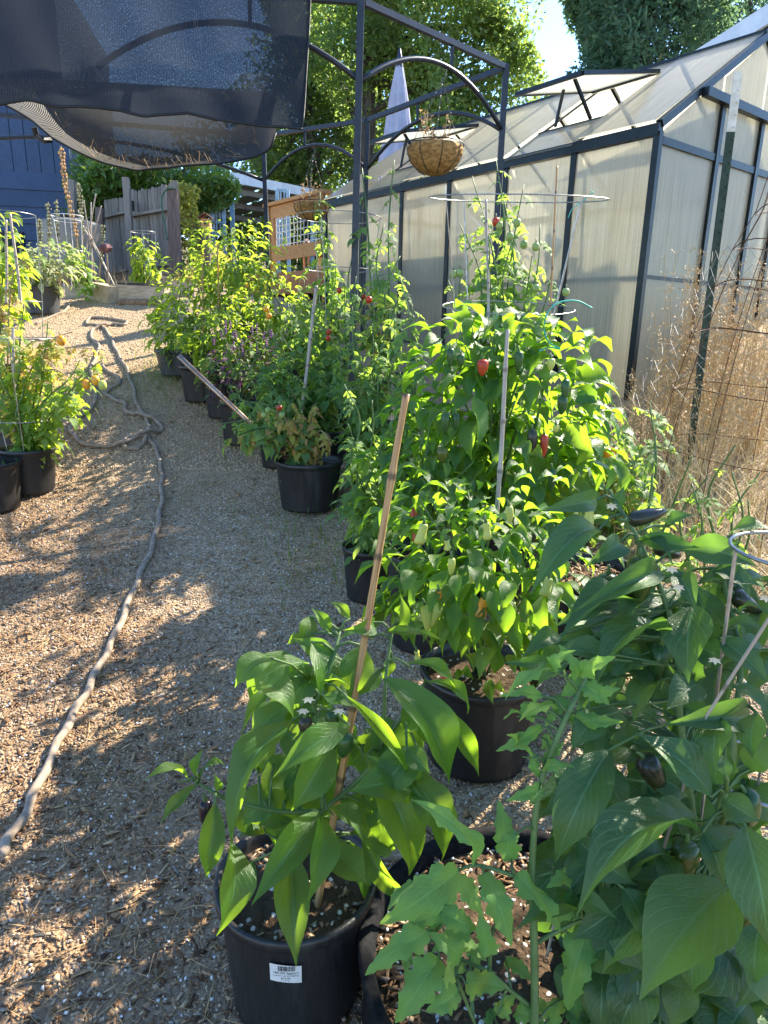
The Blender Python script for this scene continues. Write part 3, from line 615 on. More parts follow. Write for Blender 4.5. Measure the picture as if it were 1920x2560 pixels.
MB().box(dp(WL/2-.02, .03, 2.50), (.04, WL-.06, .16), (GR, GL, UZ)).build('bottom_board', NW, dk)
MB().beam(dp(WL-.02, .03, DZ), dp(WL-.02, .03, 3.09), .09, .09, GL).build('railing_post', NW, dk)
MB().box(dp(WL-.11, .03, 2.76), (.045, .10, .38), (GR, GL, UZ)).build('side_board', NW, dk)
mb = MB()
for k in range(14): l = .02+k*(WL-.2)/13; mb.tube([dp(l, .03, 2.57), dp(l, .03+.01*sin(k), 2.76), dp(l, .03, 2.95)], .006, 4)
for k in range(5): zz = 2.61+k*.078; mb.tube([dp(0, .036, zz), dp(WL-.16, .036, zz)], .006, 4)
mb.build('wire_mesh', MAT['whitepaint'], dk)
q = dp(.75, .55, DZ); t = thing('planter_box', 'orange planter box standing on the redwood deck', 'planter', q)
MB().lathe([(.13, 0), (.17, .2), (.18, .2), (.18, .23), (.15, .23), (.14, .15)], q, 4, None, (GR, GL, UZ)).build('box', MAT['terracotta'], t); MB().box(q+UZ*.18, (.18, .18, .02), (GR, GL, UZ)).build('soil', MAT['soil'], t)
q = dp(.95, .35, DZ); mb = MB().tube([q+GL*-.06, q+GL*-.06+UZ*.35]+[q+GL*(-.06*cos(a))+UZ*(.35+.07*sin(a)) for a in [.5, 1, 1.57, 2.1, 2.6]]+[q+GL*.06+UZ*.35, q+GL*.06], .016, 6)
o = mb.build('garden_hoop', MAT['pink'], None, True, loc=q); settag(o, 'pale pink hoop on the deck behind the wire mesh', 'hoop')
q = dp(.35, .5, DZ); o = MB().box(q+UZ*.09, (.4, .55, .16), (GR, GL, UZ)).build('straw_bale', MAT['straw'], None, loc=q); settag(o, 'yellow straw bundle on the deck beside the orange planter', 'straw')
# ============================================================ CARPORT AND BLUE FRAMES
t0 = P(590, 446, 16); t1 = P(800, 487, 18.5); cp = thing('carport', 'open carport with pale blue fascia and grey corrugated underside', 'carport', (t0.x, t0.y, g(t0.x, t0.y)))
dd = (t1-t0); dh = Vector((dd.x, dd.y, 0)).normalized(); bkc = Vector((-dh.y, dh.x, 0)); 
MB().beam(t0-dd*.05, t1, .05, .20).build('fascia', MAT['white'], cp)
for k in range(9):
    a0, a1 = t0.lerp(t1, k/9), t0.lerp(t1, (k+1)/9-.004); s_ = bkc*4.2-UZ*.75
    mb = MB(); V = [a0-UZ*.02, a1-UZ*.02, a1+s_, a0+s_]; dz_ = .05 if k % 2 else .0; V = [v-UZ*dz_ for v in V]; mb.add(V+[v-UZ*.02 for v in V], [(0, 1, 2, 3), (7, 6, 5, 4), (0, 4, 5, 1), (1, 5, 6, 2), (2, 6, 7, 3), (3, 7, 4, 0)]); mb.build('roof_sheet', MAT['roofgrey'], cp)
for k in range(5):
    s_ = (bkc*4.2-UZ*.75)*((k+.4)/5); MB().beam(t0+s_-UZ*.13, t1+s_-UZ*.13, .06, .12).build('purlin', MAT['roofgrey'], cp)
for f_ in (.02, .98):
    for s_ in (.05, .95): q = t0.lerp(t1, f_)+(bkc*4.2-UZ*.75)*s_; MB().beam((q.x, q.y, g(q.x, q.y)), (q.x, q.y, q.z-.1), .09, .09, (0, 1, 0)).build('post', MAT['skyblue'], cp)
def frame(px0, px1, py0, py1, Y, label):
    a, b2 = P(px0, py1, Y), P(px1, py1, Y); zt = P(px0, py0, Y).z; zb = g(a.x, a.y); t = thing('steel_rack', label, 'frame', (a.x, a.y, zb))
    for q in (a, b2): MB().beam((q.x, q.y, zb), (q.x, q.y, zt), .06, .06, (0, 1, 0)).build('upright', MAT['skyblue'], t)
    for k in range(4): zz = a.z+.1+(zt-a.z-.1)*k/3; MB().beam((a.x, a.y, zz), (b2.x, b2.y, zz), .03, .04).build('crossbar', MAT['skyblue'], t)
    for k in range(1, 3): q = a.lerp(b2, k/3); MB().beam((q.x, q.y-.01, a.z+.1), (q.x, q.y-.01, zt), .02, .02, (0, 1, 0)).build('bar', MAT['skyblue'], t)
frame(534, 562, 492, 600, 14.5, 'pale blue metal frame standing left of the deck under the carport')
frame(696, 722, 475, 640, 13, 'pale blue metal frame seen through the wire railing')
# ============================================================ BLUE HOUSE
hc = P(188, 600, 15); hz = g(hc.x, hc.y); hs = thing('blue_house', 'blue painted house with shingled lower wall behind the garden', 'house', (hc.x, hc.y, hz-.3))
hd = Vector((-.985, -.17, 0)); hb = Vector((-hd.y*-1, -hd.x, 0)); hb = Vector((-.17, .985, 0)); W_ = 7.5
zmid = P(150, 435, 15).z; ztop = 8.2
mb = MB(); V = [hc+hb*.06, hc+hd*W_+hb*.06, hc+hd*W_+hb*5, hc+hb*5]; V = [Vector((v.x, v.y, hz-.3)) for v in V]; mb.add(V+[Vector((v.x, v.y, ztop)) for v in V], [(3, 2, 1, 0), (4, 5, 6, 7), (0, 1, 5, 4), (1, 2, 6, 5), (2, 3, 7, 6), (3, 0, 4, 7)]); mb.build('wall', MAT['blue'], hs)
for k in range(20):
    a = hc+hd*(.01+k*.26)+hb*.045; MB().box(Vector((a.x, a.y, (zmid+ztop)/2))+hd*.128, (.246, .03, ztop-zmid-.02), (hd, hb, UZ)).build('siding_board', MAT['blue'], hs)
k = 0; zz = zmid
while zz > hz-.2:
    a = hc+hd*(W_/2); mb = MB(); h_ = .32; tw = Matrix.Rotation(.09, 3, hd); ax = (hd, tw @ hb, tw @ UZ)
    mb.box(Vector((a.x, a.y, zz-h_/2))+hb*.02, (W_, .025, h_+.02), ax); mb.build('shingle_course', MAT['blue'], hs); zz -= h_
MB().box(Vector((hc.x, hc.y, (hz+ztop)/2))+hb*.03-hd*.0, (.09, .1, ztop-hz), (hd, hb, UZ)).build('corner_trim', MAT['blue'], hs)
q = hc+hd*2.6; MB().box(Vector((q.x, q.y, P(60, 615, 15).z))-hb*.02, (3.2, .06, .5), (hd, hb, UZ)).build('skirt_board', MAT['black'], hs)
# ============================================================ TANK
q = P(188, 700, 11.6); q.z = g(q.x, q.y); r_ = .46; zt = P(190, 552, 11.6).z-q.z
t = thing('water_tank', 'beige ribbed plastic water tank by the weathered fence', 'tank', q)
MB().lathe([(r_, 0), (r_, zt*.2), (r_*.985, zt*.22), (r_, zt*.24), (r_, zt*.5), (r_*.985, zt*.52), (r_, zt*.54), (r_, zt*.92), (r_*.97, zt*.97), (r_*.7, zt), (.2, zt*1.03)], q, 36).build('body', MAT['tank'], t, True)
MB().lathe([(.2, zt*1.02), (.22, zt*1.06), (.05, zt*1.08)], q, 20).build('lid', MAT['black'], t, True)
# ============================================================ FENCE, GATE, POSTS
def board_run(t, px0, px1, n, topf, Y0, Y1, zb, name='board'):
    for k in range(n):
        u = (k+.5)/n; X = px0+(px1-px0)*u; Y = Y0+(Y1-Y0)*u; top = P(X, topf(u), Y); nxt = P(X+(px1-px0)/n, topf(u), Y+(Y1-Y0)/n); wd = (nxt-top).length
        ax = (nxt-top).normalized(); ax.z = 0; ax.normalize(); by = Vector((-ax.y, ax.x, 0)); h_ = top.z-zb(top.x, top.y)
        mb = MB(); c = Vector((top.x, top.y, 0))+by*random.uniform(-.006, .006); w2 = wd*.48*random.uniform(.93, 1.0); z0 = zb(top.x, top.y)
        prof = [(-w2, z0), (w2, z0), (w2, top.z-.05), (w2*.5, top.z), (-w2*.5, top.z), (-w2, top.z-.05)]
        V = [c+ax*a+UZ*z for a, z in prof]; V += [v+by*.02 for v in V]; m_ = 6
        mb.add(V, [tuple(range(6)), tuple(range(11, 5, -1))]+[(i, 6+i, 6+(i+1) % 6, (i+1) % 6) for i in range(6)]); mb.build(name, MAT['greywood'], t)
q = P(262, 715, 13.2); fe = thing('board_fence', 'weathered grey board fence section left of the gate', 'fence', (q.x, q.y, g(q.x, q.y)))
board_run(fe, 258, 322, 7, lambda u: 500-10*u, 13.4, 12.9, lambda x, y: g(x, y))
for py in (535, 680): MB().beam(P(258, py+9, 13.34), P(322, py-6, 12.84), .09, .04).build('rail', MAT['greywood'], fe)
q = P(330, 715, 12.75); ga = thing('board_gate', 'weathered grey board gate with a dipping curved top', 'gate', (q.x, q.y, g(q.x, q.y)))
board_run(ga, 326, 443, 14, lambda u: 473-4*u-24*u**2.2+(4 if int(u*14) % 3 else 0), 12.75, 12.3, lambda x, y: g(x, y)+.06)
for py in (538, 665): MB().beam(P(326, py+2, 12.69), P(432, py-17 if py < 600 else py-4, 12.26), .10, .04).build('rail', MAT['greywood'], ga)
MB().box(P(331, 515, 12.6), (.05, .05, .16)).build('latch', MAT['black'], ga)
def post(px, pyt, pyb, Y, wd, mat, name, label, dx=0):
    b_ = P(px+dx, pyb, Y); top = P(px, pyt, Y); zb = g(b_.x, b_.y); o = MB().beam((b_.x, b_.y, zb-.05), top, wd, wd, (0, 1, 0)).build(name, mat, None, loc=(b_.x, b_.y, zb)); return settag(o, label, 'post')
o = post(433, 473, 715, 12.1, .16, MAT['postwood'], 'gate_post', 'thick brown wooden post at the right end of the gate', 5)
o = post(314, 444, 720, 12.4, .10, MAT['greywood'], 'gate_post', 'thin greyish post standing between fence and gate', 22)
o = post(179, 450, 640, 13.0, .12, MAT['greywood'], 'gate_post', 'grey post against the blue house beside the water tank')
o = post(250, 520, 715, 12.9, .12, MAT['postwood'], 'gate_post', 'dark post between the water tank and the fence')
o = MB().tube(spline([P(418, 600, 12.0), P(411, 560, 12.0), P(405, 520, 12.0), P(406, 490, 12.0), P(418, 473, 12.0), P(434, 471, 12.0)], 5), .014, 6).build('garden_hose', MAT['greenhose'], None, True, loc=P(434, 471, 12.0)); settag(o, 'dark green hose looped over the brown gate post', 'hose')
for k, (px, py, w_, lab) in enumerate([(402, 690, 44, 'topmost of the scrap boards stacked beside the gate post'), (402, 701, 50, 'second scrap board from the top beside the gate post'), (400, 712, 46, 'lowest scrap board in the stack beside the gate post')]):
    q = P(px, py, 11.9); zz = g(q.x, q.y)+.17-.075*k; o = MB().box((q.x, q.y, zz), (w_*12.3/F, .3, .055), (Vector((cos(.1*k), sin(.1*k), .02)), Vector((-sin(.1*k), cos(.1*k), 0)), UZ)).build('scrap_board', MAT['plank' if k == 1 else 'greywood'], None, loc=(q.x, q.y, zz)); settag(o, lab, 'board', 'scrap boards by the gate')
# ============================================================ BIRDHOUSE
q = P(520, 650, 10.2); zt = P(519, 575, 10.2).z; bh = thing('birdhouse', 'small wooden birdhouse with a peaked roof on a post', 'birdhouse', (q.x, q.y, g(q.x, q.y)))
MB().beam((q.x, q.y, g(q.x, q.y)), (q.x, q.y, zt-.02), .08, .08, (0, 1, 0)).build('post', MAT['postwood'], bh)
MB().box((q.x, q.y, zt+.06), (.12, .12, .16)).build('box', MAT['newwood'], bh)
MB().lathe([(.018, 0), (.018, .012)], (q.x, q.y-.061, zt+.08), 12, None, (Vector((1, 0, 0)), Vector((0, 0, 1)), Vector((0, -1, 0)))).build('entrance_hole', MAT['black'], bh)
for s_ in (-1, 1): MB().beam((q.x+.1*s_, q.y, zt+.145), (q.x+.005*s_, q.y, zt+.21), .18, .015, (s_*.5, 0, 1)).build('roof_slope', MAT['rust'], bh)
# ============================================================ RAISED BED
def plank_px(a, b_, Ya, Yb, h_, th, mat, label, name='bed_plank', dz=0):
    p, q = P(*a, Ya), P(*b_, Yb); p.z = g(p.x, p.y)-.03+dz; q.z = g(q.x, q.y)-.03+dz
    o = MB().beam(p+UZ*h_/2, q+UZ*h_/2, th, h_).build(name, mat, None, loc=p); return settag(o, label, 'plank')
plank_px((168, 765), (236, 763), 8.9, 8.9, .17, .05, MAT['plank'], 'bleached plank edging the raised bed beside the black pot')
o = plank_px((292, 757), (428, 752), 8.75, 8.6, .21, .30, MAT['plank'], 'long pale plank block at the top of the path', 'bed_block')
o = plank_px((242, 762), (292, 770), 8.85, 8.55, .22, .20, MAT['concrete'], 'short tan concrete block joining the planks at the path head', 'bed_block')
o = plank_px((410, 742), (490, 740), 9.6, 9.4, .22, .06, MAT['plank'], 'pale plank behind the long block near the gate post')
for k, px in enumerate((312, 330, 345, 360, 378, 392)):
    q = G(px, 760); rr = random.Random(k); V = []; mb = MB(); mb.lathe([(.02, -.03), (.075, -.01), (.08, .02), (.05, .05), (.01, .06)], q, 7, lambda a, i: 1+.25*sin(2*a+k)+.15*sin(3*a+2*k+i))
    o = mb.build('edging_stone', MAT['rock'], None, loc=q); settag(o, ['leftmost', 'second from left', 'third from left', 'fourth from left', 'fifth from left', 'rightmost'][k]+' small brown stone below the long pale block', 'stone', 'stones at the path head')
# ============================================================ HOSE
hp = [(0, 2160), (25, 2110), (69, 2037), (110, 1945), (150, 1863), (185, 1795), (220, 1736), (252, 1670), (284, 1608), (312, 1540), (336, 1481), (362, 1420), (384, 1365), (396, 1310), (402, 1273), (404, 1225), (404, 1192), (400, 1160), (392, 1134), (380, 1112)]
c6 = lambda x, y: (x*.3617, 700+y*.3617)
hp += [c6(*q) for q in [(1000, 1100), (940, 1098), (880, 1105), (848, 1130), (860, 1168), (915, 1186), (965, 1172), (1005, 1130), (1022, 1060), (1018, 980), (985, 930), (950, 885), (932, 800), (905, 710), (872, 620), (825, 535), (790, 470), (765, 405), (720, 345), (660, 318), (610, 318), (605, 285), (650, 268), (720, 272), (800, 282), (872, 300), (860, 318), (780, 318), (690, 338), (635, 362), (640, 420), (690, 478), (655, 560), (632, 640), (650, 740), (660, 840), (622, 910), (545, 970), (492, 1030), (512, 1090), (580, 1145), (700, 1165), (850, 1158), (960, 1130), (1070, 1085), (1122, 1035), (1085, 1000), (1015, 975), (940, 950), (872, 920), (862, 870), (800, 840), (730, 808), (745, 778), (800, 745), (832, 705), (770, 655), (700, 600)]]
pts = []; seen = []
for i, (a, b_) in enumerate(hp):
    q = G(a, b_); q.z = g(q.x, q.y)+.016; pts.append(q)
pts = spline(pts, 5); rr = random.Random(2)
for i, q in enumerate(pts):
    q.x += .006*sin(i*.9); q.y += .006*cos(i*.7)
    zz = 0
    for j in range(0, i-12):
        if (pts[j].xy-q.xy).length < .05: zz = max(zz, pts[j].z-g(pts[j].x, pts[j].y)+.028)
    q.z = g(q.x, q.y)+max(.016, zz)
for _ in range(2):
    for i in range(1, len(pts)-1): pts[i].z = max(pts[i].z, (pts[i-1].z+pts[i+1].z)/2-.004)
o = MB().tube(pts, [.0155+.0012*sin(i*1.7)+.0007*sin(i*.6) for i in range(len(pts))], 8).build('garden_hose', MAT['hose'], None, True, loc=pts[0]); settag(o, 'long grey expandable hose winding up the path', 'hose')
hq = [c6(478, 168), c6(470, 195), c6(440, 225), c6(385, 248), c6(300, 285), c6(250, 310)]
p2 = spline([G(*a)+UZ*.012 for a in hq], 5); o = MB().tube(p2, .014, 7).build('garden_hose', MAT['hose'], None, True, loc=p2[0]); settag(o, 'short length of pale hose by the upper left pot', 'hose')
# ============================================================ LEAF SHAPES (x across, y along, z up)
def leaf_arr(kind, nu, nv, rr, curve=.16, fold=.22, wave=.03):
    V = []; UV = []
    for j in range(nv+1):
        t = j/nv
        if kind == 'pepper': w_ = sin(pi*min(1, t**.80))**1.05*(1.06-.12*t); w_ = max(w_*(1 if t < .72 else 1-(t-.72)*1.35), .02*(1-t))
        elif kind == 'ovate': w_ = sin(pi*t**.62)**.75
        elif kind == 'lance': w_ = sin(pi*t**.85)
        else:
            w_ = sin(pi*t**.66)**.8*(1-.15*t); w_ *= .80+.13*sin(2*pi*(4.4*t+.1))+.06*sin(2*pi*10.3*t)
        w_ = max(w_, .012)
        cz = curve*4*t*(1-t)
        for i in range(nu+1):
            s_ = (i/nu-.5); x = s_*w_
            z = cz+fold*abs(x)-(.9*abs(x)**2.2 if kind == 'tomato' else 0)+wave*sin(9*t+ (2 if s_ > 0 else 0)+rr.x*6)*abs(s_)*2*w_-.25*fold*x*x
            yy = t-(.05*abs(s_)*2 if kind == 'tomato' else 0)*w_
            V.append((x, yy, z)); UV.append((i/nu, t))
    W = nu+1
    Fc = [(j*W+i, j*W+i+1, (j+1)*W+i+1, (j+1)*W+i) for j in range(nv) for i in range(nu)]
    return np.array(V, np.float32), np.array(Fc, np.int32), np.array(UV, np.float32)
class RR: pass
LEAF = {}; LMESH = {}
def reg(key, arr): LEAF.setdefault(key, []).append(arr)
for k in range(6):
    q = RR(); q.x = k/6+.07
    reg('pepperH', leaf_arr('pepper', 6, 14, q, .10+.04*k, .16+.05*(k % 3), .05))
    reg('pepperM', leaf_arr('pepper', 2, 6, q, .10+.04*k, .2+.07*(k % 3), .06))
    reg('tomatoH', leaf_arr('tomato', 8, 30, q, .06+.04*k, .22+.06*(k % 3), .13))
    reg('ovate', leaf_arr('ovate', 2, 5, q, .08+.04*k, .2, .05))
    reg('lance', leaf_arr('lance', 2, 4, q, .08+.05*k, .25, .04))
def compound(k):
    r = random.Random(k); Vs, Fs, Us, b = [], [], [], 0
    base = [leaf_arr('tomato' if k % 2 else 'ovate', 2, 5, q, .12, .25, .05) for q in [q]]
    pos = [(1.0, 0, .46)]
    for y in (.30, .52, .76):
        for s_ in (-1, 1): pos.append((y+r.uniform(-.04, .04), s_*(1.05+r.uniform(-.3, .3)), .30+.12*(1-abs(y-.55))+r.uniform(-.07, .05)))
    for (y, ang, l) in pos:
        V, Fc, UV = base[0]; l = l*r.uniform(.85, 1.1)
        V2 = V*np.array([l*.62, l, l]); ca, sa = cos(-ang), sin(-ang)
        dn = r.uniform(.15, .7); y2 = V2[:, 1]*cos(dn); z2 = V2[:, 2]-V2[:, 1]*sin(dn)
        X = V2[:, 0]*ca-y2*sa; Y = V2[:, 0]*sa+y2*ca
        zc = .14*4*y*(1-y*.8)*.5-.22*y*y
        Vs.append(np.stack([X, Y*1.0+y*.72, z2+zc], -1)); Fs.append(Fc+b); Us.append(UV); b += len(V)
    n = 7; rv = []
    for i in range(n):
        y = i/(n-1); zc = .14*4*y*(1-y*.8)*.5-.22*y*y
        for a in (-.012, .012): rv.append((a*(1.3-y), y*.74, zc))
    Vs.append(np.array(rv)); Fs.append(np.array([(2*i, 2*i+1, 2*i+3, 2*i+2) for i in range(n-1)])+b); Us.append(np.tile([(.5, .5)], (2*n, 1)))
    return np.concatenate(Vs).astype(np.float32), np.concatenate(Fs).astype(np.int32), np.concatenate(Us).astype(np.float32)
for k in range(6): reg('compound', compound(k))
def lmesh(key, i, mat):
    kk = (key, i, mat)
    if kk not in LMESH:
        V, Fc, UV = LEAF[key][i]; me = npmesh('leaf', V, Fc, UV, True); me.materials.append(MAT[mat]); LMESH[kk] = me
    return LMESH[kk]
def frame_mat(base, along, nrm, L, W):
    y = along.normalized(); z = (nrm-y*nrm.dot(y))
    if z.length < 1e-4: z = y.orthogonal()
    z.normalize(); x = y.cross(z)
    return Matrix(((x.x*W, y.x*L, z.x*L, base.x), (x.y*W, y.y*L, z.y*L, base.y), (x.z*W, y.z*L, z.z*L, base.z), (0, 0, 0, 1)))
def put_leaves(root, pl, mat, n_ind, name='leaf'):
    """pl: (Matrix world, key, variant). nearest n_ind are objects of their own, the rest one mass"""
    R0 = ROOT[root.name]; pl = sorted(pl, key=lambda q: (q[0].translation-CP).length)
    inv = Matrix.Translation(-R0)
    for M, key, i in pl[:n_ind]:
        o = bpy.data.objects.new(name, lmesh(key, i, mat)); COL.objects.link(o); o.parent = root; o.matrix_local = inv @ M
    rest = pl[n_ind:]
    if rest:
        Vs, Fs, Us, b = [], [], [], 0
        for M, key, i in rest:
            V, Fc, UV = LEAF[key][i]; A = np.array(inv @ M, np.float32); Vs.append(V @ A[:3, :3].T+A[:3, 3]); Fs.append(Fc+b); Us.append(UV); b += len(V)
        o = link('foliage', npmesh('foliage', np.concatenate(Vs), np.concatenate(Fs), np.concatenate(Us), True), MAT[mat], root); o['kind'] = 'stuff'
def uv3(rr): 
    while 1:
        v = Vector((rr.uniform(-1, 1), rr.uniform(-1, 1), rr.uniform(-1, 1)))
        if .05 < v.length < 1: return v
# ---- pots
def pot(c, dia, h, mat='pot', soil=True, label='', n=40, name='plant_pot', taper=.84, lip=.03, drop=.05, group=None):
    """c: centre of the rim"""
    R_ = dia/2; c = Vector(c); b = c-UZ*h; t = thing(name, label, 'pot', b, group)
    prof = [(R_*taper*.6, 0), (R_*taper, 0), (R_*taper, .012), (R_*(taper+.05), h*.3), (R_*.965, h-lip-.012), (R_*.985, h-lip), (R_*1.02, h-lip*.9), (R_*1.03, h-.004), (R_*1.0, h), (R_*.955, h-.004), (R_*.93, h-drop*.6), (R_*.91, h-drop-.03)]
    wb = (lambda a, i: 1+.006*sin(2*a+1)+.004*sin(5*a)) 
    MB().lathe(prof, b, n, wb).build('body', MAT[mat], t, True)
    if soil:
        rr = random.Random(int(c.x*1000)); s = MB(); rs = R_*.93
        s.grid(lambda u, v: b+Vector((rs*v*cos(2*pi*u), rs*v*sin(2*pi*u), h-drop+.012*sin(7*u*2*pi+9*v)*v*(1-v)*3+.02*(1-v))), 32, 6); s.build('soil', MAT['soil'], t, True)
    return t
def soil_bits(c, R_, n, label, seed, mat='chip', L=(.008, .03)):
    r = np.random.default_rng(seed); a = r.uniform(0, 2*pi, n); q = R_*np.sqrt(r.random(n)); x = c.x+q*np.cos(a); y = c.y+q*np.sin(a); z = np.full(n, c.z)
    return box_swarm('soil_mulch', label, 'mulch', x, y, z, r.uniform(*L, n), r.uniform(.003, .010, n), r.uniform(.002, .006, n), r, MAT[mat], .3)
# ---- fruits (parts of their plant)
def fruit_part(root, p, L, W, mat, shape='long', tilt=(0, 0, -1), name='fruit'):
    p = Vector(p); d = Vector(tilt).normalized(); x = d.orthogonal().normalized(); y = d.cross(x)
    prof = {'long': [(.02, 0), (.30, .03), (.48, .12), (.5, .35), (.44, .6), (.30, .82), (.13, .96), (.01, 1)], 'round': [(.02, 0), (.3, .05), (.46, .22), (.5, .5), (.44, .76), (.26, .94), (.01, 1)], 'bell': [(.02, 0), (.34, .04), (.38, .15), (.33, .4), (.40, .62), (.5, .82), (.38, .97), (.01, .93)]}[shape]
    bend = .12 if shape != 'round' else 0; mb = MB(); n = 12
    wob = (lambda a, i: 1+(.16*cos(3*a+L*99)+.10*sin(5*a+i*1.7) if shape == 'bell' else .05*cos(3*a)+.03*sin(2*a+i)))
    mb.lathe([(r*W, z*L) for r, z in prof], p, n, wob, (x, y, d))
    mb.v = [tuple(Vector(v)+x*(bend*L*(((Vector(v)-p).dot(d)/L)**2))) for v in mb.v]
    o = mb.build(name, MAT[mat], root, True)
    MB().tube([p-d*.018+x*.004, p-d*.008, p+d*.002], [.003, .003, .006], 6).build('stalk', MAT['stem'], o, True)
    return o
def flower_part(root, p, r_, mat='petal', n=6, face=None, name='flower'):
    p = Vector(p); f = Vector(face) if face else (CP-p).normalized()*.6+Vector((0, 0, -.6)); f.normalize(); x = f.orthogonal().normalized(); y = f.cross(x); mb = MB()
    for k in range(n):
        a = 2*pi*k/n; d = x*cos(a)+y*sin(a); s_ = (y*cos(a)-x*sin(a)); mb.add([p, p+d*r_*.5+s_*r_*.28+f*.1*r_, p+d*r_+f*.25*r_, p+d*r_*.5-s_*r_*.28+f*.1*r_], [(0, 1, 2, 3)])
    mb.lathe([(.01*r_, .25*r_), (.16*r_, .2*r_), (.16*r_, 0)], p, 6, None, (x, y, f)); return mb.build(name, MAT[mat], root)
LSC = .50
# ---- hand placed leaf from where it is seen
def lpx(b, t, wpx, Yb, Yt, rr, key='pepperH', upb=.55):
    B, T = P(*b, Yb), P(*t, Yt); m_ = T-B; L = m_.length; mid = (B+T)/2; W = wpx*LSC*(mid-CP).length*.93/F
    n = (CP-mid).normalized()*.75+UZ*upb+uv3(rr)*.75
    return frame_mat(B, m_, n, L*1.03, W*1.16), key, rr.randrange(6)
def petioles(mb, pl, nodes, r_=.0028):
    for M, _, _ in pl:
        p = M.translation; q = min(nodes, key=lambda a: (a-p).length); d = (M.to_3x3() @ Vector((0, 1, 0))).normalized()
        if (q-p).length < .35: mb.tube([q, (q+p)/2+UZ*.01, p, p+d*.02], [r_*1.3, r_, r_, r_*.6], 5)
# ---- generic bushes
def bush(root, base, c, rad, n, key, mat, L, rr, n_ind, wr=.5, droop=(.1, 1.1), stems=7, stem_mat='stem', shell=.55, sr=.005, upn=1.):
    base = Vector(base); c = Vector(c); rad = Vector(rad); mb = MB(); nodes = []
    for k in range(stems):
        v = uv3(rr).normalized(); v.z = abs(v.z)*.9+.1; tip = c+Vector((v.x*rad.x, v.y*rad.y, v.z*rad.z))*.85
        mid = base.lerp(tip, .5)+Vector((rr.uniform(-.06, .06), rr.uniform(-.06, .06), .05)); pts = spline([base+Vector((rr.uniform(-.02, .02), rr.uniform(-.02, .02), 0)), mid, tip], 5)
        mb.tube(pts, [sr*(1.3-.9*i/len(pts)) for i in range(len(pts))], 5); nodes += pts
    mb.build('stem', MAT[stem_mat], root, True); pl = []
    for k in range(n):
        v = uv3(rr); r_ = v.length; v.normalize(); r2 = shell+(1-shell)*rr.random()**.7 if rr.random() < .75 else rr.random()
        lump = 1+.18*sin(4*v.x+3*v.z+c.x*7)+.16*sin(5*v.y-4*v.z+c.y*5)
        p = c+Vector((v.x*rad.x, v.y*rad.y, v.z*rad.z))*r2*lump
        out = Vector((v.x, v.y, 0)); out = out.normalized() if out.length > .1 else uv3(rr).normalized()
        out = (out+uv3(rr)*.7); out.z = 0; out = out.normalized() if out.length > 1e-3 else Vector((1, 0, 0))
        dr = rr.uniform(*droop)-.35*v.z; l = L*rr.uniform(.55, 1.2)*(1.05-.25*v.z)
        al = out*cos(dr)-UZ*sin(dr); nr = UZ*upn+out*.5+uv3(rr)*.5
        pl.append((frame_mat(p-al*l*.3, al, nr, l, l*wr), key, rr.randrange(6)))
    put_leaves(root, pl, mat, n_ind); return pl
def vines(root, paths, every, key, mat, L, rr, n_ind, wr=1., sr=.006, extra=None, droop=(.2, 1.0), stem_mat='stem'):
    mb = MB(); pl = []
    for pts in paths:
        sp_ = spline(pts, 6); n = len(sp_); mb.tube(sp_, [sr*(1.15-.8*i/n) for i in range(n)], 6)
        tot = sum((sp_[i+1]-sp_[i]).length for i in range(n-1)); acc = 0; nxt = every*.6; ang = rr.uniform(0, 6)
        for i in range(n-1):
            acc += (sp_[i+1]-sp_[i]).length
            while acc > nxt:
                ang += 2.4+rr.uniform(-.5, .5); d = (sp_[i+1]-sp_[i]).normalized(); sd_ = Vector((cos(ang), sin(ang), .0)); dr = rr.uniform(*droop)
                fr = nxt/tot; l = L*rr.uniform(.65, 1.15)*(1 if fr < .8 else .6)
                al = sd_*cos(dr)-UZ*sin(dr)+d*.25; pl.append((frame_mat(sp_[i], al, UZ+sd_*.4+uv3(rr)*.35, l, l*wr), key, rr.randrange(6))); nxt += every*rr.uniform(.6, 1.4)
    mb.build('stem', MAT[stem_mat], root, True)
    if extra: pl += extra
    put_leaves(root, pl, mat, n_ind); return pl
def cane(a, b_, r_, mat, label, name='bamboo_stake', nodes=True, n=8, cat='stake'):
    a, b_ = Vector(a), Vector(b_); L = (b_-a).length; m_ = max(8, int(L/.02)); pts = []; rs = []; step = .17
    side = (b_-a).orthogonal().normalized()
    for i in range(m_+1):
        t = i/m_; s_ = (t*L) % step; k = 1.0
        if nodes and min(s_, step-s_) < .013: k = 1.22
        pts.append(a.lerp(b_, t)+side*(.004*sin(t*5))); rs.append(r_*k*(1.12-.25*t))
    o = MB().tube(pts, rs, n).build(name, MAT[mat], None, True, loc=a); return settag(o, label, cat)
def ringcage(c, rings, legs, label, r_=.003, mat='wire', name='tomato_cage', rot=.4, foot=None, cat='cage'):
    """rings: (radius, z) above c"""
    c = Vector(c); t = thing(name, label, cat, c)
    for R_, z in rings: MB().tube(circ(c+UZ*z, R_, 32), r_, 5, False).build('ring', MAT[mat], t, True)
    for k in range(legs):
        a = rot+2*pi*k/legs; pts = [c+Vector((cos(a)*R_, sin(a)*R_, z)) for R_, z in sorted(rings, key=lambda q: q[1])]
        f = foot if foot is not None else pts[0].z-c.z-.3; e = pts[0]+(pts[0]-pts[1]).normalized()*abs(pts[0].z-c.z-f)
        MB().tube([e]+pts, r_, 5).build('leg', MAT[mat], t)
    return t
c3 = lambda x, y: (340+.5425*x, 1480+.5425*y)
c4 = lambda x, y: (1000+.5546*x, 1150+.5546*y)
c5 = lambda x, y: (900+.6148*x, 1850+.6148*y)
c2 = lambda x, y: (820+.5184*x, 740+.5184*y)
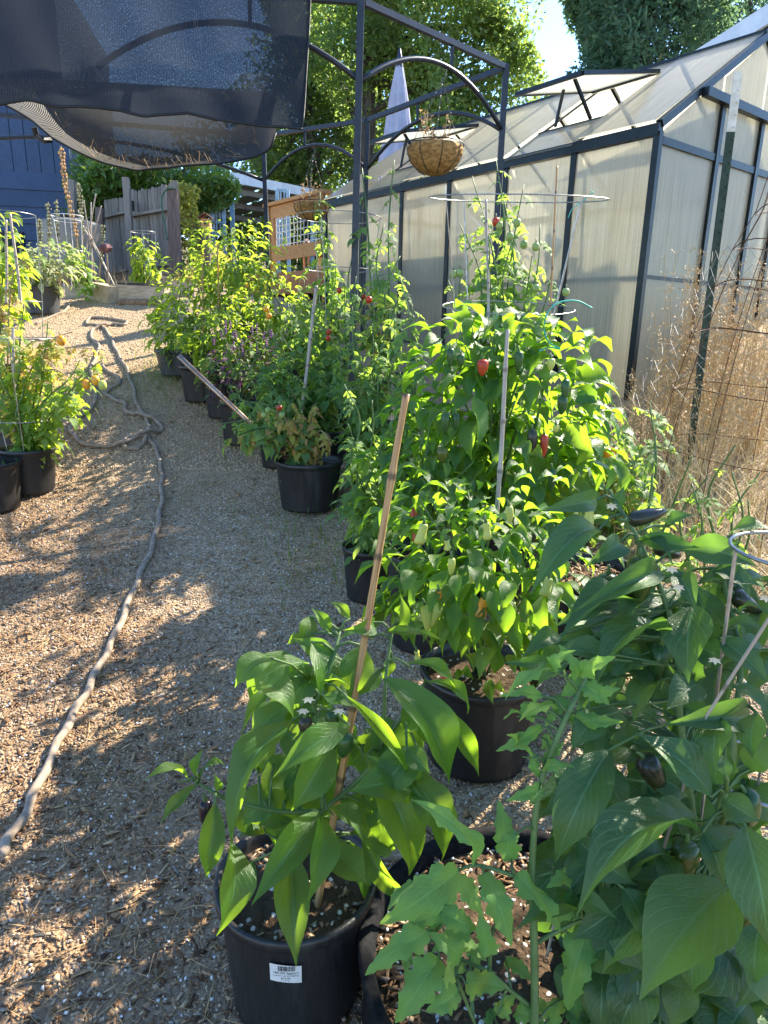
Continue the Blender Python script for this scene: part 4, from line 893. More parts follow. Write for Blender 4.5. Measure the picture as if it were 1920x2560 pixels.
for n_, s_, r_, h_, wh in GHP:
    q = gw(n_, s_, 0); zb = g(q.x, q.y); zb = max(zb, BASE)
    t_ = thing('greenhouse_plant', 'blurred green plant at the %s of the greenhouse interior' % wh, 'plant', (q.x, q.y, zb)); bush(t_, (q.x, q.y, zb), (q.x, q.y, zb+h_*.6), (r_, r_, h_*.5), 130, 'pepperM', 'pepper_dark', .22, random.Random(int(n_*10)), 60, .5)
# ============================================================ FRONT PEPPER IN BLACK POT
rim = P(741, 2185, 1.29); pt = pot(rim, .365, rim.z-g(rim.x, rim.y)+.01, label='black plastic nursery pot with white price sticker in the foreground', drop=.04, n=64)
soil_bits(rim-UZ*.04, .16, 260, 'reddish wood chips on the soil of the stickered black pot', 5)
# sticker on the pot
fc = P(715, 2410, rim.y-.17); ang = math.atan2(fc.y-rim.y, fc.x-rim.x); Rp = .365/2
def onpot(da, z, off):
    h_ = rim.z-g(rim.x, rim.y); k = .90+.075*max(0, min(1, (z-(rim.z-h_))/h_)); a = ang+da
    return Vector((rim.x+(Rp*k+off)*cos(a), rim.y+(Rp*k+off)*sin(a), z))
zc = rim.z-.088
st_ = thing('price_sticker', 'white price sticker with barcode on the front black pot', 'sticker', onpot(0, zc, .004))
MB().grid(lambda u, v: onpot((u-.5)*.38, zc-.024+.048*v+(u-.5)*-.006, .004), 8, 4).build('paper', MAT['paper'], st_)
rr = random.Random(8); mb = MB(); x = -.09
while x < .12:
    w_ = rr.choice((.003, .005, .008)); mb.grid(lambda u, v: onpot(x+w_*u, zc+.008+.014*v, .0046), 1, 1); x += w_+rr.choice((.003, .004, .006))
mb.build('barcode', MAT['black'], st_)
def text(parent, s, size, fn, n0, mat):
    cu = bpy.data.curves.new('t', 'FONT'); cu.body = s; cu.size = size; cu.align_x = 'CENTER'; ob = bpy.data.objects.new('t', cu); COL.objects.link(ob)
    dg = bpy.context.evaluated_depsgraph_get(); me = bpy.data.meshes.new_from_object(ob.evaluated_get(dg)); bpy.data.objects.remove(ob)
    R0 = np.array(ROOT[parent.name]); V = [Vector(fn(v.co.x, v.co.y))-ROOT[parent.name] for v in me.vertices]; Fc = [tuple(p.vertices) for p in me.polygons]
    return link(n0, npmesh(n0, np.array(V), Fc), MAT[mat], parent)
for s, size, dz, nm_ in (('1981402 Eggplant', .0075, .0005, 'lettering'), ('Container garden Eggplant', .005, -.006, 'lettering'), ('$19.99', .0075, -.0145, 'lettering'), ('2 1004 7781', .0036, -.0195, 'lettering')):
    text(st_, s, size, lambda X, Y, dz=dz: onpot(X/Rp/.95, zc+dz+Y, .0048), nm_, 'ink')
fp = thing('pepper_plant', 'large leaved pepper plant tied to bamboo in the front pot', 'plant', (rim.x, rim.y, rim.z-.04))
rr = random.Random(21)
FPL = [((720, 590), (450, 1150), 190, 1.24, 1.08), ((985, 615), (640, 850), 135, 1.16, 1.06), ((900, 690), (720, 1000), 175, 1.22, 1.14), ((1150, 395), (1432, 875), 225, 1.26, 1.20), ((1060, 750), (1252, 1290), 200, 1.24, 1.16),
 ((1240, 760), (1400, 1232), 130, 1.30, 1.26), ((845, 1010), (540, 1432), 150, 1.18, 1.02), ((852, 1030), (785, 1432), 135, 1.17, 1.03), ((715, 1200), (738, 1712), 155, 1.16, 1.01), ((440, 1150), (372, 1572), 155, 1.14, 1.04),
 ((365, 970), (325, 1310), 112, 1.16, 1.10), ((540, 1240), (420, 1530), 95, 1.18, 1.08), ((880, 1000), (1042, 1152), 112, 1.2, 1.14), ((900, 1190), (1062, 1342), 150, 1.2, 1.15), ((985, 1150), (1055, 1425), 95, 1.3, 1.26),
 ((970, 480), (1250, 850), 60, 1.2, 1.16), ((1340, 410), (1522, 560), 70, 1.3, 1.32), ((1340, 480), (1572, 840), 92, 1.3, 1.27), ((1240, 330), (1470, 480), 72, 1.3, 1.3), ((795, 330), (592, 392), 72, 1.28, 1.22),
 ((930, 335), (728, 216), 110, 1.34, 1.36), ((900, 190), (810, 76), 62, 1.38, 1.40), ((985, 125), (900, 48), 56, 1.4, 1.42), ((1092, 140), (958, 175), 92, 1.36, 1.3), ((1195, 155), (1215, 12), 78, 1.36, 1.34),
 ((1150, 182), (1412, 226), 52, 1.34, 1.34), ((1090, 205), (938, 225), 62, 1.34, 1.3), ((690, 410), (484, 672), 58, 1.3, 1.22), ((848, 472), (988, 440), 46, 1.24, 1.2), ((865, 480), (1012, 532), 82, 1.22, 1.2),
 ((245, 870), (32, 882), 62, 1.2, 1.15), ((290, 852), (312, 718), 56, 1.2, 1.2), ((275, 890), (115, 1068), 62, 1.18, 1.12), ((385, 910), (360, 835), 40, 1.2, 1.2), ((320, 800), (402, 800), 36, 1.2, 1.22), ((575, 960), (665, 1075), 112, 1.34, 1.36),
 ((595, 1108), (475, 1130), 92, 1.3, 1.28), ((1040, 1115), (1238, 1370), 95, 1.3, 1.3), ((1090, 890), (1195, 1190), 110, 1.34, 1.3), ((765, 475), (630, 600), 90, 1.36, 1.34), ((1020, 895), (1082, 1032), 56, 1.3, 1.28), ((1250, 440), (1385, 730), 130, 1.34, 1.3),
 ((720, 860), (790, 1150), 150, 1.36, 1.34), ((560, 800), (660, 1020), 120, 1.36, 1.34), ((1000, 640), (1120, 860), 110, 1.38, 1.38), ((840, 420), (900, 560), 90, 1.36, 1.34), ((700, 290), (720, 400), 60, 1.38, 1.36), ((1180, 300), (1130, 400), 70, 1.38, 1.36), ((430, 1010), (530, 1110), 90, 1.3, 1.3), ((1180, 620), (1290, 800), 120, 1.4, 1.4), ((950, 560), (1010, 700), 90, 1.4, 1.4), ((620, 640), (560, 830), 110, 1.38, 1.36), ((780, 200), (700, 240), 50, 1.38, 1.38)]
pl = [lpx(c3(*a), c3(*b_), w_*.9, y0, y1, rr) for a, b_, w_, y0, y1 in FPL]
for k in range(64):
    X, Y = rr.uniform(480, 1330), rr.gauss(720, 280); a_ = rr.gauss(1.57, .8); l = rr.uniform(130, 300); dd = rr.uniform(1.14, 1.42); dd = max(dd, 1.34) if abs(X-(826+(1490-Y)*.177)) < 260 else dd; pl.append(lpx(c3(X, Y), c3(X+cos(a_)*l, Y+sin(a_)*l), l*.62, dd, dd-.04, rr))
sb = P(*c3(720, 1420), 1.27); sb.z = rim.z-.05
fk = P(*c3(860, 1010), 1.24)
br = [[sb, P(*c3(770, 1200), 1.25), fk], [fk, P(*c3(860, 830), 1.26), P(*c3(820, 520), 1.28), P(*c3(800, 400), 1.3)], [fk, P(*c3(1040, 850), 1.27), P(*c3(1130, 700), 1.28), P(*c3(1150, 400), 1.3), P(*c3(1180, 180), 1.35)], [fk, P(*c3(650, 1010), 1.22), P(*c3(440, 960), 1.2), P(*c3(370, 930), 1.19), P(*c3(270, 870), 1.2)], [P(*c3(820, 520), 1.28), P(*c3(900, 330), 1.32), P(*c3(940, 180), 1.38)], [fk, P(*c3(760, 1060), 1.2), P(*c3(715, 1200), 1.16)], [P(*c3(1130, 700), 1.28), P(*c3(1240, 560), 1.29), P(*c3(1330, 420), 1.3)]]
mb = MB(); nodes = []
for i, q in enumerate(br): s_ = spline(q, 6); nodes += s_; mb.tube(s_, [(.0075 if i == 0 else .0055)*(1-.45*k/len(s_)) for k in range(len(s_))], 7)
petioles(mb, pl, nodes); mb.build('stem', MAT['stem'], fp, True); put_leaves(fp, pl, 'pepper', 300)
for (a, L, W, mt) in (((780, 575), .034, .030, 'fr_dark'), ((905, 545), .038, .030, 'fr_green'), ((965, 650), .055, .036, 'fr_green'), ((318, 960), .055, .028, 'fr_dark')): fruit_part(fp, P(*c3(*a), 1.2), L, W, mt, 'long' if L > .05 else 'round', name='pepper')
for a in ((770, 545), (935, 545), (795, 492)): flower_part(fp, P(*c3(*a), 1.18), .014)
cane(P(*c3(826, 1490), 1.235), P(1019, 985, 1.37), .0078, 'bamboo', 'tall brown bamboo stake in the front pepper pot', n=10)
# ============================================================ BIG FELT BAG, FOREGROUND TOMATO, RIGHT PEPPER
bc = Vector((.335, 1.16, .31)); t = pot(bc, .72, bc.z-g(bc.x, bc.y)+.02, 'fabric', label='wide black felt grow bag in the foreground right of the front pot', n=48, taper=.95, lip=.02, drop=.045, name='grow_bag')
mb = MB().tube([bc+Vector((.362*cos(a), .362*sin(a), -.012+.003*sin(9*a))) for a in [2*pi*i/64 for i in range(65)]], .0013, 3); mb.build('white_stitching', MAT['paper'], t)
soil_bits(bc-UZ*.04, .33, 1100, 'wood chip mulch filling the felt grow bag', 6, L=(.01, .045)); soil_bits(bc-UZ*.036, .33, 240, 'white perlite specks on the felt grow bag soil', 7, 'perlite', (.004, .008))
ft = thing('tomato_seedling', 'young pale green tomato plant rising from the felt grow bag', 'plant', (bc.x, bc.y-.1, bc.z-.04))
rr = random.Random(31)
FTL = [((470, 490), (215, 250), 125, .93, .93), ((400, 530), (88, 742), 175, .92, .86), ((615, 490), (565, 248), 120, .96, 1.0), ((500, 540), (612, 832), 128, .92, .86), ((630, 545), (812, 775), 112, .93, .9), ((275, 780), (28, 952), 125, .9, .85), ((320, 885), (148, 1142), 160, .9, .84),
 ((410, 890), (280, 785), 115, .9, .9), ((430, 990), (590, 1010), 135, .88, .86), ((330, 700), (470, 770), 105, .93, .92), ((535, 875), (490, 700), 100, .9, .92), ((935, 740), (848, 1090), 145, .95, .9), ((1100, 780), (1095, 1160), 150, .96, .92), ((740, 185), (595, 245), 72, .98, .95), ((740, 120), (870, 112), 64, .98, .97), ((700, 75), (555, 48), 66, .98, .96),
 ((730, 150), (700, 40), 60, 1.0, 1.02), ((750, 90), (830, 10), 60, 1.0, 1.02), ((735, 200), (690, 260), 50, .97, .95), ((400, 1020), (270, 1100), 110, .87, .84), ((560, 1120), (630, 1040), 90, .86, .88), ((850, 560), (760, 600), 80, .95, .92), ((880, 620), (800, 740), 90, .96, .94), ((640, 380), (560, 420), 60, .94, .92)]
FT4 = [((800, 985), (715, 835), 75), ((810, 960), (965, 888), 85), ((830, 1000), (730, 1060), 80), ((820, 1010), (940, 1100), 85), ((700, 960), (480, 1080), 70), ((640, 1060), (450, 1065), 60), ((780, 1090), (660, 1200), 80), ((560, 1150), (470, 1170), 50), ((700, 1130), (540, 1180), 70), ((760, 1170), (1000, 1180), 70), ((690, 940), (790, 860), 70), ((640, 1200), (440, 1310), 60), ((520, 1290), (480, 1240), 50), ((640, 1250), (720, 1330), 70), ((860, 1060), (990, 1030), 70), ((560, 1090), (600, 1180), 70)]
pl = [lpx(c5(*a), c5(*b_), w_*1.08, y0, y1, rr, 'tomatoH') for a, b_, w_, y0, y1 in FTL]+[lpx(c4(*a), c4(*b_), w_*1.25, 1.03, 1.0+rr.uniform(-.03, .04), rr, 'tomatoH', .5) for a, b_, w_ in FT4]
for k in range(22):
    X, Y = rr.uniform(150, 1000), rr.uniform(520, 1120); a_ = rr.uniform(.3, 2.8); l = rr.uniform(90, 210); dd = rr.uniform(.94, 1.06); pl.append(lpx(c5(X, Y), c5(X+cos(a_)*l, Y+sin(a_)*l), l*.55, dd, dd-.04, rr, 'tomatoH'))
st0 = P(*c5(705, 1200), .88); mb = MB(); base = Vector((st0.x-.005, st0.y+.01, bc.z-.05)); main = [base, st0, P(*c5(710, 980), .905), P(*c5(705, 700), .93), P(*c5(700, 520), .95), P(*c5(730, 200), .98), P(*c4(740, 1180), 1.0), P(*c4(830, 1000), 1.03), P(*c4(820, 930), 1.05)]
s_ = spline(main, 6); nodes = list(s_); mb.tube(s_, [.0085-.005*i/len(s_) for i in range(len(s_))], 8)
for q in ([c5(690, 1080), c5(600, 1010), c5(520, 940), c5(410, 890), c5(300, 800)], [c5(700, 610), c5(640, 560), c5(480, 510), c5(400, 530)], [c5(410, 890), c5(390, 950), c5(430, 1060), c5(470, 1160)], [c5(710, 830), c5(800, 780), c5(930, 730), c5(1090, 770)], [c5(525, 940), c5(530, 860), c5(530, 800)]):
    s_ = spline([P(*a, .93-.035*(a[1] > 2400)) for a in q], 6); nodes += s_; mb.tube(s_, [.0042-.0018*i/len(s_) for i in range(len(s_))], 6)
petioles(mb, pl, nodes, .002); mb.build('stem', MAT['stem'], ft, True); put_leaves(ft, pl, 'tomato_front', 300)
# right pepper
pc = P(1700, 2300, 1.12); pc.z = .33; pot(pc, .42, pc.z-g(pc.x, pc.y)+.02, label='black pot in shade under the dark pepper at the right edge')
rp_ = thing('pepper_plant', 'dark leaved pepper plant with olive peppers at the right edge', 'plant', (pc.x, pc.y, pc.z-.05)); rr = random.Random(41)
R4 = [((885, 180), (615, 232), 98, 1.3, 1.22), ((925, 135), (852, 8), 80, 1.34, 1.3), ((895, 315), (596, 600), 175, 1.28, 1.16), ((990, 372), (832, 482), 112, 1.26, 1.2), ((1175, 505), (775, 690), 120, 1.22, 1.1), ((1085, 648), (735, 800), 190, 1.2, 1.1), ((1235, 812), (893, 1022), 200, 1.14, 1.04), ((1060, 372), (1225, 482), 72, 1.28, 1.2), ((1085, 355), (1345, 395), 84, 1.28, 1.22),
 ((1270, 405), (1600, 480), 130, 1.26, 1.2), ((1350, 545), (1628, 575), 112, 1.22, 1.16), ((1480, 345), (1680, 320), 95, 1.26, 1.2), ((1250, 522), (1335, 692), 102, 1.2, 1.12), ((1330, 655), (1302, 995), 205, 1.16, 1.06), ((1440, 805), (1655, 1000), 120, 1.12, 1.04), ((1450, 755), (1645, 770), 72, 1.14, 1.1), ((1520, 692), (1650, 700), 54, 1.16, 1.12), ((1580, 1162), (1188, 1192), 132, 1.04, .98), ((1340, 1010), (1200, 1125), 150, 1.1, 1.04),
 ((890, 1165), (770, 1310), 145, 1.06, 1.0), ((765, 1140), (615, 1122), 64, 1.08, 1.04), ((690, 912), (472, 914), 68, 1.12, 1.08), ((1450, 1165), (1420, 1400), 155, .98, .92), ((1610, 1140), (1590, 1340), 125, .98, .94), ((1505, 1020), (1650, 1125), 95, 1.04, 1.0), ((1150, 480), (1040, 700), 130, 1.3, 1.28), ((1240, 640), (1440, 700), 110, 1.24, 1.22), ((1100, 900), (1300, 1080), 150, 1.2, 1.16), ((1000, 950), (1120, 1120), 120, 1.18, 1.12), ((1380, 900), (1500, 1040), 130, 1.2, 1.15), ((960, 230), (1010, 120), 60, 1.32, 1.32), ((1500, 560), (1600, 690), 110, 1.26, 1.22), ((1200, 300), (1330, 250), 60, 1.34, 1.3), ((1560, 880), (1700, 960), 110, 1.12, 1.08), ((860, 760), (960, 860), 110, 1.24, 1.2), ((1160, 1000), (1060, 1180), 140, 1.14, 1.08)]
R5 = [((1430, 230), (1130, -20), 185, .92, .98), ((1385, 376), (895, 712), 265, .93, .82), ((1520, 585), (1148, 1045), 335, .92, .80), ((1565, 345), (1660, 830), 240, .90, .80), ((1395, 372), (1475, 592), 125, .92, .87), ((1015, 38), (800, 485), 225, 1.04, .95), ((1035, 415), (810, 690), 155, 1.02, .96), ((1390, 335), (1078, 325), 92, .98, .95), ((1400, 840), (1520, 1060), 165, .94, .88), ((1010, 800), (960, 1190), 215, 1.0, .93), ((1230, 960), (1265, 1200), 150, .96, .9), ((1440, 180), (1500, 20), 150, .96, .98), ((1580, 120), (1660, -20), 120, .96, .96), ((1470, 240), (1620, 330), 130, .94, .9), ((1250, 650), (1100, 860), 190, 1.02, .97), ((1550, 820), (1680, 1100), 200, .94, .88), ((1100, 560), (1300, 700), 160, 1.05, 1.02), ((900, 900), (820, 1080), 130, 1.0, .96), ((1490, 150), (1470, 60), 60, .9, .92), ((1150, 130), (1330, 230), 130, 1.06, 1.04)]
pl = [lpx(c4(*a), c4(*b_), w_*.95, y0, y1, rr, upb=.6) for a, b_, w_, y0, y1 in R4]+[lpx(c5(*a), c5(*b_), w_*.88, y0, y1, rr, upb=.6) for a, b_, w_, y0, y1 in R5]
for k in range(150):
    X, Y = rr.uniform(1400, 1950), (rr.uniform(1500, 2600) if k < 60 else rr.uniform(2080, 2640)); d = 1.2+.25*rr.random()-(.28 if k > 80 else 0); B = (X, Y); a = rr.uniform(.2, 2.9); l = rr.uniform(90, 190); pl.append(lpx(B, (X+cos(a)*l, Y+sin(a)*l), l*.8, d, d-.06, rr, 'pepperH'))
for k in range(95):
    X, Y = rr.uniform(1380, 1940), rr.uniform(1420, 2150)
    if X < 1500 and Y < 1560: continue
    d_ = rr.uniform(1.12, 1.42); a_ = rr.uniform(-.2, 3.3); l = rr.uniform(90, 190); pl.append(lpx((X, Y), (X+cos(a_)*l, Y+sin(a_)*l), l*.85, d_, d_-.05, rr))
for k in range(46):
    X, Y = rr.uniform(1440, 1950), rr.uniform(2200, 2640); d_ = rr.uniform(.92, 1.08); a_ = rr.gauss(1.6, .6); l = rr.uniform(140, 260); pl.append(lpx((X, Y), (X+cos(a_)*l, Y+sin(a_)*l), l*.85, d_, d_-.05, rr))
mb = MB(); nodes = []; b0 = Vector((pc.x, pc.y, pc.z-.05))
for q in ([P(1740, 2180, 1.1), P(1700, 1800, 1.12), P(1680, 1560, 1.2), P(1600, 1360, 1.27), P(1535, 1250, 1.31)], [P(1780, 2150, 1.05), P(1805, 2060, .97), P(1815, 1980, .93)], [P(1760, 2200, 1.05), P(1820, 1900, 1.05), P(1850, 1650, 1.12), P(1800, 1420, 1.22)], [P(1600, 2250, 1.08), P(1450, 2150, 1.02)]):
    s_ = spline([b0]+q, 6); nodes += s_; mb.tube(s_, [.0085-.0045*i/len(s_) for i in range(len(s_))], 7)
petioles(mb, pl, nodes); mb.build('stem', MAT['stem'], rp_, True); put_leaves(rp_, pl, 'pepper_dark', 300)
for a, L, W, mt, Y, tl in ((c4(1030, 270), .085, .045, 'fr_dark', 1.2, (1, .1, .12)), (c4(1085, 435), .10, .075, 'fr_olive', 1.16, (.1, 0, -1)), (c4(940, 510), .075, .06, 'fr_olive', 1.2, (0, 0, -1)), (c5(1330, 410), .095, .072, 'fr_olive', .95, (0, 0, -1)), (c5(1560, 640), .10, .08, 'fr_olive', .95, (0, 0, -1)), (c5(1560, 210), .07, .06, 'fr_green', .9, (.4, 0, -1)), (c4(1180, 830), .10, .055, 'fr_green', 1.12, (0, 0, -1)), (c4(1500, 600), .08, .05, 'fr_dark', 1.15, (1, 0, -.8)), (c4(1150, 390), .07, .04, 'fr_dark', 1.25, (1, .1, -.5)), (c5(1150, 70), .08, .06, 'fr_dark', .99, (.6, 0, -.8)), (c5(1520, 560), .06, .06, 'fr_olive', .9, (0, 0, -1))): fruit_part(rp_, P(*a, Y+.05), L*.95, W*.72, mt, 'long', tl, name='pepper')
for a, Y in ((c4(955, 205), 1.2), (c4(1225, 490), 1.1), (c4(1255, 570), 1.08), (c4(1420, 900), 1.02), (c4(1650, 620), 1.1)): flower_part(rp_, P(*a, Y+.03), .012)
# cage ring, thin stick in that plant
cc_ = P(2010, 1380, 1.1); t = ringcage((cc_.x, cc_.y, g(cc_.x, cc_.y)), [(.115, cc_.z-g(cc_.x, cc_.y)), (.10, .75), (.09, .5)], 3, 'bright wire cage ring at the right edge above the dark pepper', .0035, rot=1.0, foot=.05)
o = MB().tube([P(1640, 2180, 1.1), P(1760, 1800, .98), P(1930, 1535, .93)], .0028, 6).build('thin_stake', MAT['greycane'], None, loc=P(1640, 2180, 1.1)); settag(o, 'thin straight stick slanting through the dark pepper', 'stake')
o = MB().tube([P(*c5(760, 880), 1.05), P(*c5(860, 440), 1.12), P(*c5(1080, 110), 1.2)], .003, 6).build('thin_stake', MAT['greycane'], None, loc=P(*c5(760, 880), 1.05)); settag(o, 'thin brown stick behind the young tomato stem', 'stake')
# ============================================================ YELLOW PEPPER PLANT
r2 = P(1206, 1665, 2.06); pot(r2, .41, r2.z-g(r2.x, r2.y)+.01, label='black pot with a red marker under the yellow pepper plant', n=48)
o = MB().box(P(1113, 1690, 1.80)+UZ*.0, (.014, .003, .05), (Vector((1, 0, .0)), Vector((0, 1, .0)), Vector((.12, 0, 1)))).build('plant_marker', MAT['redtag'], None, loc=P(1113, 1690, 1.80)); settag(o, 'small red plastic plant marker in the yellow pepper pot', 'marker')
rr = random.Random(51); yp = thing('pepper_plant', 'bushy pepper plant hung with pale yellow wrinkled peppers', 'plant', r2-UZ*.05)
ct = P(1190, 1410, 1.96)
pl = bush(yp, r2-UZ*.05, ct, (.36, .30, .30), 400, 'pepperM', 'pepper', .102, rr, 300, .5, (.2, 1.25), 10)
ex = [((250, 640), (240, 800), 70), ((330, 600), (330, 850), 85), ((430, 590), (470, 740), 85), ((520, 700), (560, 870), 70), ((640, 610), (665, 820), 85), ((560, 620), (590, 780), 60), ((60, 500), (20, 610), 80), ((90, 640), (70, 700), 60), ((380, 850), (370, 950), 75), ((480, 880), (520, 970), 50), ((210, 700), (180, 840), 60), ((600, 780), (620, 860), 45), ((300, 880), (330, 950), 50), ((700, 560), (790, 640), 60), ((160, 580), (130, 690), 60)]
put_leaves(yp, [lpx(c4(*a), c4(*b_), w_, 1.72, 1.66, rr) for a, b_, w_ in ex], 'pepper', 60)
put_leaves(yp, [lpx(c4(*a), c4(*b_), w_, 1.78, 1.70, rr) for a, b_, w_ in [((300, 985), (250, 1010), 50), ((400, 990), (420, 1100), 55), ((330, 990), (260, 1020), 55), ((450, 1010), (480, 1060), 40)]], 'pepper', 60)
for a, L, W, mt, sh_ in (((112, 650), .085, .034, 'fr_yellow', 'long'), ((178, 650), .075, .030, 'fr_yellow', 'long'), ((380, 625), .062, .040, 'fr_orange', 'bell'), ((232, 440), .052, .024, 'fr_yellow', 'long'), ((108, 285), .06, .034, 'fr_yellow', 'bell'), ((388, 280), .05, .026, 'fr_yellow', 'bell'), ((855, 195), .07, .034, 'fr_yellow', 'bell'), ((672, 530), .055, .034, 'fr_yellow', 'bell'), ((490, 205), .05, .024, 'fr_yellow', 'long'), ((325, 490), .045, .022, 'fr_yellow', 'long'), ((210, 360), .03, .022, 'fr_yellow', 'bell'), ((175, 590), .024, .02, 'fr_orange', 'bell'), ((510, 640), .03, .022, 'fr_yellow', 'bell'), ((75, 860), .03, .02, 'fr_yellow', 'bell')): fruit_part(yp, P(*c4(*a), 1.70), L*.95, W*.9, mt, sh_, (.25*sin(L*900), 0, -1), name='pepper')
cane(P(1240, 1300, 2.25), P(1271, 824, 2.3), .0075, 'greycane', 'pale weathered stake rising between the pepper bushes')
# ============================================================ RED PEPPER PLANT AT LEFT OF IT
r3 = P(1072, 1375, 2.75); pot(r3, .36, r3.z-g(r3.x, r3.y)+.02, label='black pot half hidden behind the yellow pepper plant', n=40)
rr = random.Random(61); q_ = thing('pepper_plant', 'green pepper bush with long red peppers behind the yellow peppers', 'plant', r3-UZ*.05)
bush(q_, r3-UZ*.05, P(1075, 1190, 2.75), (.30, .26, .30), 200, 'pepperM', 'pepper', .105, rr, 200, .48, (.2, 1.2), 8)
for a in ((62, 215), (72, 320)): fruit_part(q_, P(*c4(*a), 2.5), .10, .03, 'fr_red', 'long', (.05, 0, -1), 'pepper')
# ============================================================ BIG BRIGHT PEPPER IN CAGE
jb = Vector((.52, 3.05, 0)); jb.z = g(jb.x, jb.y); pot(jb+UZ*.34, .40, .35, label='black pot hidden under the big caged pepper bush')
rr = random.Random(71); jp = thing('pepper_plant', 'tall bright green pepper bush inside the round wire cage', 'plant', jb+UZ*.3)
bush(jp, jb+UZ*.3, P(1270, 1060, 3.0), (.44, .36, .46), 400, 'pepperM', 'pepper', .150, rr, 300, .5, (.15, 1.1), 14, sr=.008)
bush(jp, jb+UZ*.5, P(1240, 880, 3.0), (.28, .25, .20), 85, 'pepperM', 'pepper', .15, rr, 0, .5, (-.5, .8), 6)
JX = [((1150, 420), (1395, 452), 110, 2.75), ((1190, 440), (1270, 590), 110, 2.72), ((1130, 560), (1370, 560), 90, 2.7), ((700, 480), (720, 720), 110, 2.6), ((540, 200), (450, 265), 70, 2.75), ((600, 170), (555, 120), 60, 2.8), ((640, 250), (560, 330), 70, 2.7), ((680, 120), (560, 90), 60, 2.9), ((930, 250), (960, 190), 60, 2.8), ((860, 110), (905, 200), 60, 2.8), ((560, 560), (480, 640), 60, 2.65), ((650, 400), (550, 470), 70, 2.6), ((1150, 620), (1280, 760), 90, 2.7), ((900, 720), (960, 810), 90, 2.5), ((980, 760), (1040, 790), 70, 2.5), ((430, 560), (490, 490), 60, 2.7), ((1200, 800), (1290, 780), 80, 2.7)]
put_leaves(jp, [lpx(c2(*a), c2(*b_), w_, y0, y0-.08, rr, 'pepperM') for a, b_, w_, y0 in JX], 'pepper', 60)
for a, L, W, mt in (((745, 305), .06, .042, 'fr_red'), ((1042, 665), .09, .032, 'fr_red'), ((985, 640), .10, .04, 'fr_dark'), ((565, 560), .08, .036, 'fr_green'), ((618, 565), .065, .03, 'fr_green'), ((590, 250), .07, .03, 'fr_green'), ((920, 265), .07, .034, 'fr_green'), ((1145, 400), .08, .032, 'fr_green'), ((550, 730), .06, .045, 'fr_olive'), ((1100, 620), .03, .025, 'fr_yellow'), ((1075, 300), .045, .03, 'fr_yellow'), ((1080, 830), .09, .034, 'fr_green'), ((640, 280), .05, .03, 'fr_green'), ((1130, 480), .07, .04, 'fr_green')): fruit_part(jp, P(*c2(*a), 2.52), L, W, mt, 'long', (.1, 0, -1), 'pepper')
cz = jb.z; ringcage(jb+Vector((.02, .30, 0)), [(.375, P(1350, 486, 3.1).z-cz), (.295, P(1330, 762, 3.1).z-cz), (.24, P(1330, 1010, 3.1).z-cz), (.2, .42)], 4, 'galvanised wire cage around the tall bright pepper bush', .0026, rot=.55, foot=-.05).rotation_euler = (radians(7.3), 0, 0)
o = MB().tube(spline([P(1480, 770, 2.85)]+[P(x_, y_, 2.82) for x_, y_ in ((1440, 752), (1390, 760), (1362, 800), (1368, 850), (1400, 872), (1370, 868), (1345, 880))], 6), .0035, 5).build('garden_twine', MAT['twine'], None, True, loc=P(1480, 770, 2.85)); settag(o, 'turquoise twine loop hanging on the wire cage', 'twine')
o = MB().tube(spline([P(x_, y_, 3.25) for x_, y_ in ((1478, 476), (1482, 482), (1474, 486), (1455, 505), (1432, 520), (1420, 545))], 6), .0022, 5).build('garden_twine', MAT['twine'], None, True, loc=P(1478, 476, 3.25)); settag(o, 'turquoise twine end tied to the top cage ring', 'twine')
cane(P(1370, 850, 3.5), P(1394, 415, 3.5), .005, 'bamboo', 'thin brown stake standing beside the bright pepper cage', nodes=False)
# right pot with mulch
r4 = P(1480, 1425, 2.55); pot(r4, .44, r4.z-g(r4.x, r4.y)+.02, label='black pot with wood chip mulch right of the yellow pepper plant'); soil_bits(r4-UZ*.04, .2, 500, 'wood chip mulch in the pot right of the yellow peppers', 15, L=(.012, .04))
rr = random.Random(75); q_ = thing('tomato_plant', 'low leafy tomato bush by the corner of the greenhouse', 'plant', r4-UZ*.05)
lb = Vector((1.0, 3.55, 0)); lb.z = g(lb.x, lb.y)
bush(q_, lb, lb+Vector((0, 0, .42)), (.52, .42, .40), 190, 'compound', 'tomato', .20, rr, 150, 1., (.1, .9), 9)
bush(q_, lb, lb+Vector((-.1, -.25, .35)), (.45, .35, .3), 90, 'pepperM', 'pepper', .12, rr, 0, .55, (.1, 1.), 6)
fruit_part(q_, P(1518, 1120, 3.0), .045, .05, 'fr_orange', 'round', name='tomato'); fruit_part(q_, P(1535, 1118, 3.0), .035, .04, 'fr_orange', 'round', name='tomato')
# ============================================================ MID PATH POTS AND TOMATOES
def gpot(px, py, Y, dia, label, mat='pot', hmin=.2, **kw):
    r_ = P(px, py, Y); h_ = max(hmin, min(.5, r_.z-g(r_.x, r_.y))); r_.z = g(r_.x, r_.y)+h_-.005
    pot(r_, dia, h_, mat, label=label, **kw); return r_
rF = gpot(772, 1146, 4.2, .42, 'large black pot beside the path holding a yellowing tomato', n=48)
rr = random.Random(81); q_ = thing('tomato_plant', 'yellowing tomato sprawling leftward out of the large path pot', 'plant', rF-UZ*.05)
fb = rF-UZ*.05; pth = []
for tx, ty, Y in ((545, 1060, 3.95), (600, 1000, 4.0), (680, 980, 4.1), (560, 1100, 3.9), (720, 1000, 4.0), (790, 1010, 4.05), (690, 1060, 3.9), (640, 1030, 4.0), (830, 1110, 4.0)):
    tip = P(tx, ty, Y); pth.append([fb, fb.lerp(tip, .45)+UZ*.16, tip])
